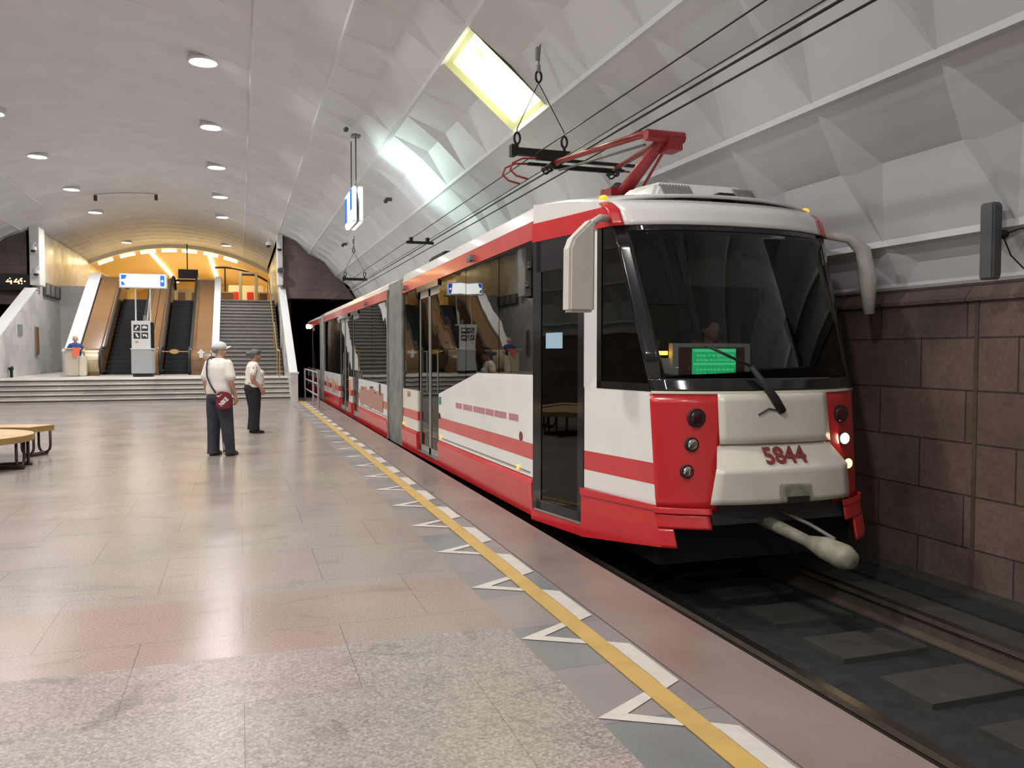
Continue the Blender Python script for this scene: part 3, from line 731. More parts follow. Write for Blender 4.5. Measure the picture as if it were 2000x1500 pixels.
t = thing('escalator_barrier', (-2.3, 33.0, ZL), 'thin bar with an oval yellow sign across the right escalator', 'barrier')
b = MB(); b.tube([(-2.84, 33.0, 1.58), (-1.78, 33.0, 1.58)], .015); b.build('bar', 'brass', t)
b = MB(); b.cyl((-2.32, 32.95, 1.58), .11, .03, 1); b.build('sign_plate', 'yellow_line', t, xf=lambda v: Vector((-2.32 + (v.x + 2.32) * 1.5, v.y, 1.58 + (v.z - 1.58) * .8)))
# arrow on the right newel
b = MB(); ax_, az_ = -1.38, 1.52
b.prism([(ax_ - .06, az_ - .18), (ax_ + .06, az_ - .18), (ax_ + .06, az_), (ax_ + .15, az_), (ax_, az_ + .15), (ax_ - .15, az_), (ax_ - .06, az_)], 32.83, 32.86, 1)
tag(b.build('arrow_sign', 'white_sill'), 'white up arrow on the brown newel of the right escalator', 'sign')

# ------------------------------------------------------------------ kiosk with lit sign
t = thing('information_kiosk', (-3.2, 31.3, ZL), 'white and gray information kiosk pillar with four black pictograms', 'kiosk')
kx0, kx1, ky0, ky1 = -3.56, -2.86, 31.0, 31.7
b = MB(); b.box(kx0 + .04, kx1 - .04, ky0 + .05, ky1 - .05, ZL, ZL + .12); b.build('plinth', 'rubber', t)
b = MB(); b.prism([(kx0, ky0), (kx1 - .06, ky0), (kx1, ky0 + .12), (kx1, ky1), (kx0, ky1)], ZL + .12, 1.66, 2); b.build('lower_case', 'kiosk_gray', t)
b = MB(); b.box(kx0 - .02, kx1 + .02, ky0 - .02, ky1 + .02, 1.655, 1.69); b.build('shelf_edge', 'white_sill', t)
b = MB(); b.box(kx0 + .02, kx1 - .08, ky0 + .01, ky1, 1.69, 2.64); b.build('upper_case', 'kiosk_white', t)
b = MB(); b.box(kx1 - .08, kx1 - .02, ky0 + .1, ky1, 1.69, 2.6); b.build('side_panel', 'tram_black', t)
shapes = [[(-.07,-.08),(.0,-.08),(.0,0),(.06,0),(.06,.08),(.0,.08),(-.02,.02),(-.07,-.02)], [(-.09,-.03),(.09,-.03),(.09,.04),(.03,.08),(-.06,.08),(-.09,.03)], [(-.06,.08),(.0,.08),(.08,-.06),(.03,-.09),(-.03,-.02)], [(-.09,.05),(-.03,.06),(.08,.04),(.09,-.07),(.05,-.07),(.03,-.01),(-.03,-.01),(-.05,-.07)]]
k = 0
for zc in (2.40, 2.13):
    for xc in (kx0 + .19, kx0 + .44):
        s_ = MB(); s_.box(xc - .105, xc + .105, ky0 - .005, ky0 + .012, zc - .105, zc + .105); p_ = s_.build('pictogram', 'picto_black', t)
        s_ = MB(); s_.prism([(xc + q[0] * .85, zc + q[1] * .85) for q in shapes[k]], ky0 - .01, ky0 - .004, 1); s_.build('symbol', 'print_white', p_); k += 1
b = MB(); b.box(kx0 + .14, kx0 + .22, ky0 - .004, ky0 + .012, 1.88, 1.94); b.build('yellow_mark', 'yellow_line', t)
for x in (kx0 + .13, kx1 - .1, ):
    b = MB(); b.tube([(x, 31.35, 2.64), (x, 31.35, 3.82)], .025); b.build('post', 'white_sill', t)
b = MB(); b.tube([(kx1 - .22, 31.5, 2.64), (kx1 - .1, 31.5, 3.8)], .02); b.build('post', 'white_sill', t)
b = MB(); b.cyl((kx0 + .42, 31.3, 2.64), .05, .2, 2); b.build('beacon', 'mid_gray', t)
t = thing('illuminated_sign', (-3.15, 31.35, 3.8), 'glowing white direction sign with blue ends on posts above the kiosk', 'sign')
b = MB(); b.box(-3.93, -2.41, 31.26, 31.48, 3.79, 4.29); b.build('sign_case', 'white_sill', t)
b = MB(); b.box(-3.88, -2.46, 31.245, 31.258, 3.84, 4.25); b.build('lit_panel', 'sign_white', t)
b = MB(); b.box(-2.62, -2.475, 31.236, 31.244, 3.85, 4.24); b.build('blue_field', 'sign_blue', t)
b = MB(); b.prism([(-3.87, 4.24), (-3.68, 4.24), (-3.72, 4.1), (-3.87, 4.06)], 31.236, 31.244, 1); b.prism([(-3.87, 3.86), (-3.87, 4.02), (-3.8, 4.0), (-3.72, 3.88)], 31.236, 31.244, 1); b.build('blue_field', 'sign_blue', t)
b = MB(); b.cyl((-2.55, 31.225, 4.04), .035, .01, 1); b.build('symbol', 'sign_white', t)
# hanging sign over the platform edge
t = thing('hanging_sign', (2.2, 16.6, 4.05), 'double-sided lit sign hanging on two rods over the platform edge', 'sign')
for x in (2.115, 2.235):
    b = MB(); b.box(x, x + .07, 16.15, 17.35, 4.1, 4.78); b.build('sign_case', 'white_sill', t)
    b = MB(); b.box(x - .006 if x < 2.2 else x + .07, x if x < 2.2 else x + .076, 16.18, 17.32, 4.13, 4.75); b.build('lit_panel', 'sign_white', t)
    b = MB(); b.box(x + .005, x + .065, 16.14, 16.15, 4.12, 4.77); b.box(x + .005, x + .065, 16.16, 17.3, 4.092, 4.1); b.build('lit_edge', 'sign_edge', t)
l = area('sign_glow', (2.34, 16.3, 4.5), .5, 20, (0.70, 1.0, 0.86), shape='RECTANGLE', sy=.9, spread=110)
l.rotation_euler = (Vector((2.34, 16.3, 4.5)) - Vector((3.35, 15.75, 5.0))).to_track_quat('Z', 'Y').to_euler()
b = MB(); b.box(2.1, 2.109, 16.25, 16.5, 4.35, 4.75); b.box(2.1, 2.109, 17.0, 17.3, 4.2, 4.7); b.build('blue_field', 'sign_blue', t)
for y in (16.4, 17.1):
    b = MB(); b.tube([(2.21, y, 4.78), (2.21, y, 5.86)], .014, 6); b.build('rod', 'dark_gray', t)
b = MB(); b.box(2.12, 2.3, 16.3, 16.5, 5.78, 5.82); b.build('ceiling_plate', 'mid_gray', t)
b = MB(); b.ell((2.0, 16.2, 5.86), (.05, .09, .05)); tag(b.build('sensor', 'dark_gray'), 'small dark sensor on the vault beside the hanging sign', 'sensor')
for (u, y, lab) in ((3.29, 18.5, 'small dark bracket on the vault between the lit coffer and the hanging sign'), (3.29, 26.6, 'small dark bracket on the vault near the far wire hanger')):
    a = math.asin((u - VX) / VR); p = vp(a, y, -.06); b = MB(); b.box(p[0]-.1, p[0]+.04, y-.04, y+.04, p[2]-.02, p[2]+.05); b.ell((p[0]-.1, y, p[2]-.03), (.05,.05,.05)); tag(b.build('ceiling_bracket', 'dark_gray'), lab, 'bracket')
# spot track on the left of the vault
t = thing('spotlight_track', (-3.9, 33, 7.2), 'thin curved cable with two small spotlights across the vault', 'track light')
b = MB(); b.tube([vp(math.radians(a), 33, -.05) for a in (-10, -7, -4, -1, 2.2)], .012, 6); b.build('track', 'mid_gray', t)
for a in (-9.8, 2.0):
    p = vp(math.radians(a), 33, -.12); b = MB(); b.cyl((p[0], 33, p[2] - .16), .06, .2); b.build('spotlight', 'dark_gray', t)

# glass balustrade and brass handrail along the right parapet
t = thing('stair_handrail', (1.3, 31, ZL), 'brass handrail with glass panel on the right of the staircase', 'handrail')
hp = [(29.0, ZL + .9), (31.0, ZL + .95), (33.2, ZL + 1.05 + .95), (34.1, ZL + 1.05 + .95), (38.4, ZU + .95), (40.5, ZU + .95)]
b = MB(); b.tube([(1.28, y, z) for y, z in hp], .028); b.build('rail_tube', 'brass', t, smooth=True)
for (y, z) in ((29.0, ZL), (31.0, ZL), (33.2, ZL + 1.05), (34.1, ZL + 1.05), (38.4, ZU - .2), (40.5, ZU)):
    b = MB(); b.tube([(1.28, y, z), (1.28, y, z + .95)], .02); b.build('post', 'brass', t)
b = MB(); b.prism([(31, ZL + .3), (33.2, ZL + 1.35), (34.1, ZL + 1.35), (38.4, ZU + .2), (38.4, ZU + .85), (34.1, ZL + 1.9), (33.2, ZL + 1.9), (31, ZL + .85)], 1.27, 1.28, 0); b.build('glass_panel', 'glass_clear', t)
# low barrier railing at the platform end
t = thing('platform_railing', (1.97, 24, 0), 'low gray tubular railing by the track at the platform end', 'railing')
for y in (22.95, 24.6, 27.8):
    b = MB(); b.tube([(2.03, y, 0), (2.03, y, 1.0)], .028); b.build('post', 'rail_paint', t)
for z in (1.0, .68, .36):
    b = MB(); b.tube([(2.03, 22.95, z), (2.03, 27.8, z)], .022); b.build('rail', 'rail_paint', t)

# ------------------------------------------------------------------ benches
def bench(cx, cy, r0, r1, a0, a1, lab, top=True):
    t = thing('bench', (cx, cy, 0), lab, 'bench')
    n = 26; A = [math.radians(a0 + (a1 - a0) * i / n) for i in range(n + 1)]
    out = [(cx + r1 * math.cos(a), cy + r1 * math.sin(a)) for a in A]; inn = [(cx + r0 * math.cos(a), cy + r0 * math.sin(a)) for a in A[::-1]]
    b = MB()
    for i in range(n):
        q = [out[i], out[i+1], inn[n-i-1], inn[n-i]]
        b.prism(q, .37, .447, 2)
    b.build('seat_edge', 'wood_edge', t)
    b = MB()
    for i in range(n):
        q = [out[i], out[i+1], inn[n-i-1], inn[n-i]]; b.prism(q, .447, .455, 2)
    b.build('seat', 'wood', t)
    for j in (1, n // 2, n - 1):
        a = A[j]
        for rr in (r0 + .08, r1 - .08):
            x, y = cx + rr * math.cos(a), cy + rr * math.sin(a); tx, ty = -math.sin(a), math.cos(a)
            L_ = [(x + tx * .1, y + ty * .1, .37)]
            for q in range(7):
                w2 = PI * q / 6; L_.append((x + tx * .1 * math.cos(w2), y + ty * .1 * math.cos(w2), .14 - .10 * math.sin(w2)))
            L_.append((x - tx * .1, y - ty * .1, .37))
            b = MB(); b.tube(L_, .019, 8); b.build('leg', 'brown_iron', t, smooth=True)
        ca, sa = math.cos(a), math.sin(a); b = MB(); b.tube([(cx + (r0 + .03) * ca, cy + (r0 + .03) * sa, .03), (cx + (r1 - .03) * ca, cy + (r1 - .03) * sa, .03)], .03, 6); b.build('foot_bar', 'brown_iron', t)
    return t
t = bench(-3.64, 12.6, .02, .95, 0, 359.9, 'round wooden bench top on curved dark metal legs, nearer the viewer')
t = bench(-3.64, 12.6, 1.25, 1.75, 58, 150, 'curved wooden bench seat just behind the round bench')

# ------------------------------------------------------------------ speaker on the wall
t = thing('line_speaker', (5.45, 4.95, 2.1), 'slim gray column loudspeaker on the vault above the brown wall', 'speaker')
b = MB(); b.box(5.20, 5.29, 4.58, 4.70, 2.10, 2.66); b.build('speaker_case', 'speaker_gray', t, bevel=.012)
b = MB(); b.box(5.215, 5.275, 4.573, 4.582, 2.13, 2.63); b.build('speaker_grille', 'dark_gray', t)
b = MB(); b.box(5.28, 5.31, 4.63, 4.66, 2.35, 2.64); b.box(5.28, 5.41, 4.63, 4.66, 2.42, 2.45); b.ell((5.33, 4.60, 2.43), (.035, .03, .035)); b.tube([(5.33, 4.6, 2.43), (5.37, 4.5, 2.46), (5.39, 4.3, 2.46)], .006, 5); b.tube([(5.33, 4.6, 2.40), (5.40, 4.6, 2.28), (5.47, 4.55, 2.18)], .006, 5); b.build('bracket', 'black_iron', t)

# ------------------------------------------------------------------ overhead line
def hanger(y, ztop, zbar, lab):
    t = thing('wire_hanger', (3.32, y, zbar), lab, 'overhead line hanger')
    xa, xb = 3.0, 3.66
    b = MB(); b.box(xa - .02, xb + .03, y - .04, y + .04, zbar - .04, zbar + .04); b.box(xa - .04, xa + .02, y - .05, y + .05, zbar - .06, zbar + .07); b.build('cross_bar', 'black_iron', t)
    ap = (3.3, y, zbar + .80)
    def link(p, h=.13):
        b = MB(); x, y_, z = p; b.tube([(x + .035 * math.cos(2*PI*i/12), y_, z + h/2 * math.sin(2*PI*i/12)) for i in range(12)], .014, 6, closed=True); b.build('chain_link', 'black_iron', t, smooth=True)
    for x in (xa + .04, xb - .04):
        link((x, y, zbar + .15)); b = MB(); b.tube([(x, y, zbar), (x, y, zbar + .09)], .02); b.build('clevis', 'black_iron', t)
        b = MB(); b.tube([(x, y, zbar + .21), (x, y, zbar + .26), ap], .006, 5); b.build('cable', 'black_iron', t)
    link((ap[0], y, ap[2] + .07))
    b = MB(); b.tube([(ap[0], y, ap[2] + .12), (ap[0], y, ap[2] + .2)], .025); b.tube([(ap[0], y, ap[2] + .2), (ap[0] + .02, y, ztop)], .012); b.box(ap[0]-.03, ap[0]+.0, y-.03, y+.03, ap[2]+.26, ap[2]+.4); b.build('turnbuckle', 'mid_gray', t)
hanger(8.97, 5.10, 3.86, 'chain-hung black line hanger above the tram roof, nearest of the two')
hanger(25.1, 5.06, 3.76, 'chain-hung black line hanger far off by the tunnel wall')
t = thing('wire_spreader', (3.32, 15.6, 3.62), 'black spreader bar clamped across the overhead wires, midway', 'overhead line fitting')
b = MB(); b.box(3.05, 3.58, 15.57, 15.63, 3.64, 3.69); b.build('cross_bar', 'black_iron', t)
for x in (3.14, 3.46): b = MB(); b.box(x - .03, x + .03, 15.55, 15.65, 3.68, 3.76); b.build('clamp', 'black_iron', t)
for (x, z, r, lab, f) in ((3.24, 3.83, .007, 'leftmost thin overhead wire above the tram', 0), (3.56, 3.80, .006, 'thin upper wire of the close pair of overhead wires', .03), (3.55, 3.74, .011, 'thick lower wire of the close pair of overhead wires', 0), (3.85, 3.80, .010, 'rightmost overhead contact wire above the tram', 0)):
    b = MB(); b.tube([(x, -12.3, z + f), (x, 8.97, z), (x - .01, 25.1, z - .07), (x, 51.8, z - .25)], r, 6)
    tag(b.build('overhead_wire', 'copper_wire'), lab, 'overhead wire', 'overhead wires')

# ------------------------------------------------------------------ the tram
TX = 3.85
TR = thing('tram', (TX, 5.0, -0.3), 'red and white articulated tram pulling along the platform', 'tram')
def dz(y): return max(-.045, min(.03, .03 - .01 * (y - 7)))
tf = lambda v: Vector((v.x, v.y, v.z + dz(v.y)))
def slab(name, poly, m, par, x=2.62, th=0.04, bev=0.0):
    b = MB(); b.prism(poly, x, x + th, 0); return b.build(name, m, par, xf=tf, bevel=bev)
def rect(y0, y1, z0, z1): return [(y0, z0), (y1, z0), (y1, z1), (y0, z1)]
def roof_prof(s=1.0, dzr=0): return [(TX-1.235, 2.75), (TX-1.20, 2.90+dzr), (TX-1.05, 2.965+dzr), (TX-.5, 3.0+dzr), (TX, 3.01+dzr), (TX+.5, 3.0+dzr), (TX+1.05, 2.965+dzr), (TX+1.20, 2.90+dzr), (TX+1.235, 2.75)]
def body(y0, y1, doors, wins, lower, idx, dz_r=0.0):
    """one articulated unit: y0..y1; doors [(ya,yb,leaves)], wins = window panes, lower = white panels with polygons"""
    b = MB(); b.box(2.66, 5.04, y0, y1, .20, .26); b.box(2.66, 5.04, y0, y1, 2.70, 2.76); b.box(2.70, 5.0, y0, y0 + .03, .26, 2.7) if idx else None
    b.box(2.9, 4.8, y0 + .6, y1 - .6, -.16, .2)
    root = b.build('car_body', 'dark_gray', TR, xf=tf)
    b = MB(); b.prism(roof_prof(1, dz_r), y0, y1, 1); b.build('roof', 'tram_white', root, xf=tf, bevel=.015)
    b = MB(); b.prism([(y0, 2.585), (y1, 2.585), (y1, 2.755), (y0, 2.755)], 2.605, 2.64, 0); b.build('upper_band', 'tram_band', root, xf=tf)
    b = MB(); b.box(5.06, 5.10, y0, y1, .345, 1.0); b.box(5.04, 5.08, y0, y1, 2.58, 2.76); b.build('side_wall', 'tram_white', root, xf=tf)
    b = MB(); b.box(5.07, 5.12, y0, y1, -.01, .345); b.build('skirt', 'tram_red', root, xf=tf)
    b = MB(); b.box(5.05, 5.07, y0, y1, 1.0, 2.585); b.build('window', 'glass_side', root, xf=tf)
    segs = []; last = y0
    for d in doors: segs.append((last, d[0])); last = d[1]
    segs.append((last, y1))
    for (a, c) in segs:
        if c - a < .05: continue
        b = MB(); b.prism([(2.60, -.01), (2.585, .30), (2.60, .345), (2.66, .352), (2.66, -.01)], a + .012, c - .012, 1); b.build('skirt', 'tram_red', root, xf=tf, bevel=.006)
    for (a, c, lv) in doors:
        slab('door_sill', rect(a, c, -.01, .06), 'tram_red', root, 2.61)
        b = MB(); b.box(2.60, 2.66, a + .02, c - .02, .06, .085); b.build('door_step', 'steel', root, xf=tf)
        n = lv; wd = (c - a) / n
        for i in range(n):
            ya, yb = a + wd * i + .012, a + wd * (i + 1) - .012
            b = MB()
            for r_ in (rect(ya, ya + .05, .09, 2.50), rect(yb - .05, yb, .09, 2.50), rect(ya, yb, .09, .17), rect(ya, yb, 2.40, 2.50)): b.prism(r_, 2.645, 2.68, 0)
            dr = b.build('door', 'door_gray' if idx else 'door_gray', root, xf=tf)
            slab('door_glass', rect(ya + .05, yb - .05, .17, 2.40), 'glass_side', root, 2.655, .008)
            b = MB(); b.tube([(2.63, ya + .09, 1.0), (2.63, ya + .09, 1.6)], .012); b.build('door_handle', 'steel', root, xf=tf)
        b = MB(); b.box(2.60, 2.66, a - .02, c + .02, 2.50, 2.585); b.build('door_header', 'tram_black', root, xf=tf)
    for (a, c) in wins:
        slab('window', rect(a + .012, c - .012, .985, 2.585), 'glass_side', root, 2.628, .01)
    for (a, c) in segs:
        if c - a > .05:
            slab('window_gasket', rect(a, c, 2.565, 2.592), 'rubber', root, 2.620, .02)
    for pl in lower:
        kind = pl[0]
        if kind == 'poly': slab('side_panel', pl[1], pl[2], root, 2.612, .03, .004)
        else:
            a, c = pl[1], pl[2]
            slab('side_panel', rect(a + .006, c - .006, .67, .99), pl[3], root, 2.612, .03)
            slab('side_panel', rect(a + .006, c - .006, .355, .525), pl[3], root, 2.612, .03)
            slab('stripe', rect(a + .006, c - .006, .525, .67), 'tram_band', root, 2.611, .03)
    return root
b1 = body(7.2, 13.75, [(11.10, 12.50, 2)], [(7.25, 8.35), (8.35, 9.7), (9.7, 11.1), (12.5, 13.75)], [('r', 12.5, 13.75, 'tram_cream')], 0)
slab('side_panel', [(7.22, .67), (11.09, .67), (11.09, 1.0), (9.15, 1.315), (7.22, 1.325)], 'tram_white', b1, 2.608, .035, .006)
slab('side_panel', rect(7.22, 11.09, .355, .525), 'tram_white', b1, 2.608, .035)
slab('stripe', rect(7.22, 11.09, .525, .67), 'tram_band', b1, 2.607, .036)
b = MB(); b.box(2.60, 2.61, 7.3, 11.05, .395, .405); b.build('trim_line', 'mid_gray', b1, xf=tf)
# pink lettering along the side: blurred word blocks, as in the photograph
x = 7.66
for wl in (.35, .42, .30, .5, .45, .33):
    b = MB(); n = int(wl / .06)
    for i in range(n): b.box(2.602, 2.609, x + i * .06, x + i * .06 + .044, .86, .925)
    b.build('lettering', 'decal_pink', b1, xf=tf); x += wl + .03
for y_ in (7.64, 10.93, 13.66):
    b = MB(); b.box(2.595, 2.612, y_ - .035, y_ + .035, .385, .425); b.build('side_marker', 'amber', b1, xf=tf)
b = MB(); b.box(2.60, 2.609, 10.93, 11.07, .86, .96); b.build('sticker', 'sticker_green', b1, xf=tf)
b = MB(); b.cyl((2.60, 7.57, .72), .045, .02, 0); b.build('door_button', 'number_red', b1, xf=tf)
b = MB(); b.cyl((2.60, 11.03, .72), .02, .02, 0); b.box(2.59, 2.61, 10.98, 11.02, .66, .72); b.build('hinge', 'brown_iron', b1, xf=tf)
text('number', '5844', .13, .002, frame_mtx((2.609, 13.2, .88), (0, -1, 0), (0, 0, 1)), 'decal_brown', b1)
for (b_, y_) in ((b1, 9.3), (b1, 13.4)):
    b = MB(); b.box(2.55, 2.61, y_ - .06, y_ + .06, 2.63, 2.69); b.cyl((2.56, y_, 2.61), .035, .05, 2); b.build('side_camera', 'mid_gray', b_, xf=tf)
# second unit with its advertising picture
b2 = body(15.2, 27.3, [(19.2, 20.4, 1), (21.0, 23.0, 2)], [(15.2, 17.2), (17.2, 19.2), (20.4, 21.0), (23.0, 25.2), (25.2, 27.3)], [('r', 15.2, 19.2, 'tram_white'), ('r', 20.4, 21.0, 'tram_white'), ('r', 23.0, 27.3, 'tram_white')], 1, -.03)
random.seed(3)
for (ya, yb) in ((15.75, 19.0), (23.4, 26.4)):
    b = MB(); c_ = MB(); y = ya
    while y < yb:
        wd = random.uniform(.16, .26); h = random.uniform(.76, .86)
        if random.random() > .08:
            b.box(2.600, 2.610, y, y + wd, .44 + random.uniform(-.02, .02), h)
            if random.random() < .5: c_.box(2.600, 2.610, y + .02, y + wd * .8, h, h + .04)
        y += wd + .005
    b.build('advert_buildings', 'decal_brown', b2, xf=tf); c_.build('advert_roofs', 'decal_dark', b2, xf=tf)
b = MB(); b.box(2.600, 2.610, 16.05, 16.2, .80, .98); b.build('advert_tower', 'decal_dark', b2, xf=tf)
b = MB(); b.box(2.600, 2.610, 20.55, 20.85, .55, .92); b.build('advert_figure', 'decal_orange', b2, xf=tf)
b = MB(); b.box(2.60, 2.61, 15.3, 19.1, .395, .405); b.build('trim_line', 'mid_gray', b2, xf=tf)
b = MB(); b.box(2.55, 2.61, 17.75, 17.87, 2.63, 2.69); b.cyl((2.56, 17.81, 2.61), .035, .05, 2); b.build('side_camera', 'mid_gray', b2, xf=tf)
b3 = body(28.6, 34.2, [(31.0, 32.2, 1)], [(28.6, 31.0), (32.2, 34.2)], [('r', 28.6, 31.0, 'tram_white'), ('r', 32.2, 34.2, 'tram_white')], 1, -.06)
b = MB(); b.grid(lambda u, v: (TX - 1.2 * u, 34.2 + .9 * (1 - abs(u) ** 3), v), [-1, -.8, -.5, 0, .5, .8, 1], [0, .4, 1, 2, 2.8]); b.build('rear_end', 'tram_red', b3, solid=.03, xf=tf)
b = MB(); b.ell((2.58, 33.7, 2.62), (.06, .09, .09)); b.build('tail_lamp', 'headlamp', b3, xf=tf)
# bellows
for (ya, yb, nm_) in ((13.75, 15.2, 0), (27.3, 28.6, 1)):
    b = MB(); n = 8
    P_ = [(-1.22, -.02), (-1.24, .3), (-1.24, 2.6), (-1.20, 2.86), (-1.0, 2.93), (0, 2.97), (1.0, 2.93), (1.20, 2.86), (1.24, 2.6), (1.24, .3), (1.22, -.02)]
    ys = [ya + (yb - ya) * i / (2 * n) for i in range(2 * n + 1)]
    def fb(i, j):
        k = 1.0 - (.012 if j % 2 else 0.0); x_, z_ = P_[i]; return (TX + x_ * k, ys[j], z_ if z_ < 2.5 else z_ - (.012 if j % 2 else 0))
    b.grid(lambda u, v: fb(int(u), int(v)), list(range(len(P_))), list(range(2 * n + 1)))
    b.box(TX - 1.1, TX + 1.1, ya, yb, .0, .04)
    o_ = b.build('bellows', 'bellows', TR, xf=tf)
    b = MB(); b.box(2.595, 2.63, ya - .02, ya + .06, 0, 2.75); b.box(2.595, 2.63, yb - .06, yb + .02, 0, 2.75); b.build('bellows_frame', 'bellows', o_, xf=tf)
# roof gear
for (ya, yb, x0, x1, h, m_) in ((9.0, 10.6, 3.1, 4.4, .10, 'dark_gray'), (12.2, 13.2, 2.95, 4.5, .14, 'black_iron'), (17, 19.5, 3.1, 4.6, .12, 'tram_white'), (22, 24, 3.1, 4.6, .12, 'tram_white')):
    b = MB(); b.box(x0, x1, ya, yb, 2.98, 2.99 + h); b.build('roof_unit', m_, TR, xf=tf, bevel=.03)

# ---- cab
import bisect
def interp(z, zs, vs):
    if z <= zs[0]: return vs[0]
    if z >= zs[-1]: return vs[-1]
    i = bisect.bisect_right(zs, z) - 1; f = (z - zs[i]) / (zs[i+1] - zs[i]); return vs[i] + (vs[i+1] - vs[i]) * f
def cy(z): return interp(z, [0, .14, .44, 1.27, 2.58, 2.72, 2.80], [5.30, 5.34, 5.44, 5.52, 6.0, 6.07, 6.2])
def cw(z): return 1.25 - .335 * (7.2 - cy(z)) / 1.7
def side(y, z, out=0): return (TX - 1.25 + .335 * (7.2 - y) / 1.7 - out, y, z)
def rside(y, z, out=0): return (TX + 1.25 - .335 * (7.2 - y) / 1.7 + out, y, z)
def front(t, z, out=0):
    a = abs(t); rr = .27 * a ** 2.6
    return (TX + cw(z) * t * (1 + out * .3), cy(z) - .27 + rr - out, z)
CAB = MB(); CAB.prism([(3.05, 5.6), (4.65, 5.6), (5.02, 7.25), (2.68, 7.25)], .18, .25, 2); CAB.box(2.85, 4.85, 7.22, 7.26, .2, 2.72); cab = CAB.build('cab', 'cab_gray', TR)
def frange(a, b_, n): return [a + (b_ - a) * i / n for i in range(n + 1)]
def sidepatch(name, m, ya, yb, za, zb, out=0.0, both=True, solid=.02, za2=None, zb2=None):
    """quad on the tapered cab side; ya = rear, yb = forward end, which may be 'c' for the cab corner"""
    for fn in ((side, rside) if both else (side,)):
        b = MB()
        def g(u, v):
            zl = za + ((za2 if za2 is not None else za) - za) * u; zh = zb + ((zb2 if zb2 is not None else zb) - zb) * u
            z = zl + (zh - zl) * v
            yf = cy(z) - (max(0, out - .01) * 1.1) if yb == 'c' else yb
            return fn(ya + (yf - ya) * u, z, out)
        b.grid(g, frange(0, 1, 6), frange(0, 1, 6)); b.build(name, m, cab, smooth=False, solid=solid)
def frontpatch(name, m, t0, t1, za, zb, out=0.0, n=16, solid=.015, nz=6, t0b=None, t1b=None, smooth=True):
    b = MB(); t0b = t0 if t0b is None else t0b; t1b = t1 if t1b is None else t1b
    def g(u, v):
        z = za + (zb - za) * v; a = t0b + (t0 - t0b) * v; c = t1b + (t1 - t1b) * v
        o_ = out(z) if callable(out) else out
        return front(a + (c - a) * u, z, o_)
    b.grid(g, frange(0, 1, n), frange(0, 1, nz)); return b.build(name, m, cab, smooth=smooth, solid=solid)
sidepatch('side_panel', 'tram_white', 6.375, 'c', .735, 1.27)
sidepatch('stripe', 'tram_band', 6.375, 'c', .575, .735, .001)
sidepatch('side_panel', 'tram_white', 6.375, 'c', .42, .575)
sidepatch('skirt', 'tram_red', 6.375, 'c', .0, .36, .03, za2=.13, zb2=.39)
sidepatch('skirt_ledge', 'tram_red', 6.375, 'c', .36, .42, .04, zb2=.43, za2=.39)
sidepatch('door_sill', 'tram_red', 7.2, 6.375, .0, .10, .02)
sidepatch('pillar', 'tram_white', 6.385, 6.20, 1.27, 2.58)
sidepatch('side_window', 'glass_side', 6.20, 'c', 1.27, 2.58, -.006, solid=.006)
sidepatch('window_gasket', 'tram_black', 6.20, 6.14, 1.27, 2.58, .002)
sidepatch('window_gasket', 'tram_black', 6.2, 'c', 1.27, 1.33, .002)
sidepatch('upper_band', 'tram_red', 7.2, 'c', 2.58, 2.75, .012, zb2=2.74, za2=2.575)
sidepatch('roof_edge', 'tram_white', 7.2, 'c', 2.755, 2.93, .0, zb2=2.80, za2=2.74)
sidepatch('rear_post', 'tram_black', 7.2, 7.14, .1, 2.58, .004)
# front door leaf, both sides: dark glazed
for fn in (side, rside):
    b = MB(); F_ = lambda ya, yb, za, zb: b.grid(lambda u, v: fn(ya + (yb - ya) * u, za + (zb - za) * v, .004), [0, 1], [0, 1])
    F_(7.14, 7.06, .12, 2.58); F_(6.47, 6.385, .12, 2.58); F_(7.14, 6.385, 2.30, 2.58); F_(7.14, 6.385, .12, .2)
    dr = b.build('cab_door', 'tram_black', cab, solid=.03)
    b = MB(); b.grid(lambda u, v: fn(7.06 - .59 * u, .2 + 2.1 * v, -.004), [0, 1], [0, 1]); b.build('door_glass', 'glass_side', cab, solid=.006)
    b = MB(); b.grid(lambda u, v: fn(7.14 - .755 * u, .10 + .02 * v, .025), [0, 1], [0, 1]); b.build('door_step', 'steel', cab, solid=.02)
b = MB(); b.grid(lambda u, v: side(6.98 - .27 * u, 1.60 + .14 * v, .002), [0, 1], [0, 1]); b.build('notice', 'paper_blue', cab, solid=.003)
# front skin
outb = lambda z: interp(z, [.45, .72, .87, .89], [.13, .15, .01, .0])
for s_ in (-1, 1):
    frontpatch('front_red_panel', 'tram_red', *( (-1.01, -.50) if s_ < 0 else (.47, 1.01)), .40, 1.255, .012, t0b=(-1.01 if s_ < 0 else .56), t1b=(-.58 if s_ < 0 else 1.01), nz=12)
    frontpatch('skirt', 'tram_red', *( (-1.035, -.66) if s_ < 0 else (.66, 1.0)), .27, .375, .04)
    frontpatch('skirt_ledge', 'tram_red', *( (-1.04, -.64) if s_ < 0 else (.64, 1.0)), .375, .42, .055)
    frontpatch('skirt', 'tram_red', *( (-1.035, -.93) if s_ < 0 else (.80, 1.0)), .10 if s_ > 0 else .13, .27, .035)
frontpatch('front_panel', 'tram_cream', -.53, .50, .885, 1.255, .018, t0b=-.535, t1b=.53)
frontpatch('number_shelf', 'tram_cream', -.545, .54, .72, .88, outb, t0b=-.62, t1b=.58, smooth=False)
frontpatch('bumper', 'tram_cream', -.62, .58, .46, .72, outb, t0b=-.67, t1b=.62)
frontpatch('front_edge', 'tram_cream', -1, 1, 1.255, 1.275, .02)
frontpatch('windscreen', 'glass_front', -.99, .99, 1.37, 2.58, .0, n=28, nz=14, solid=.006)
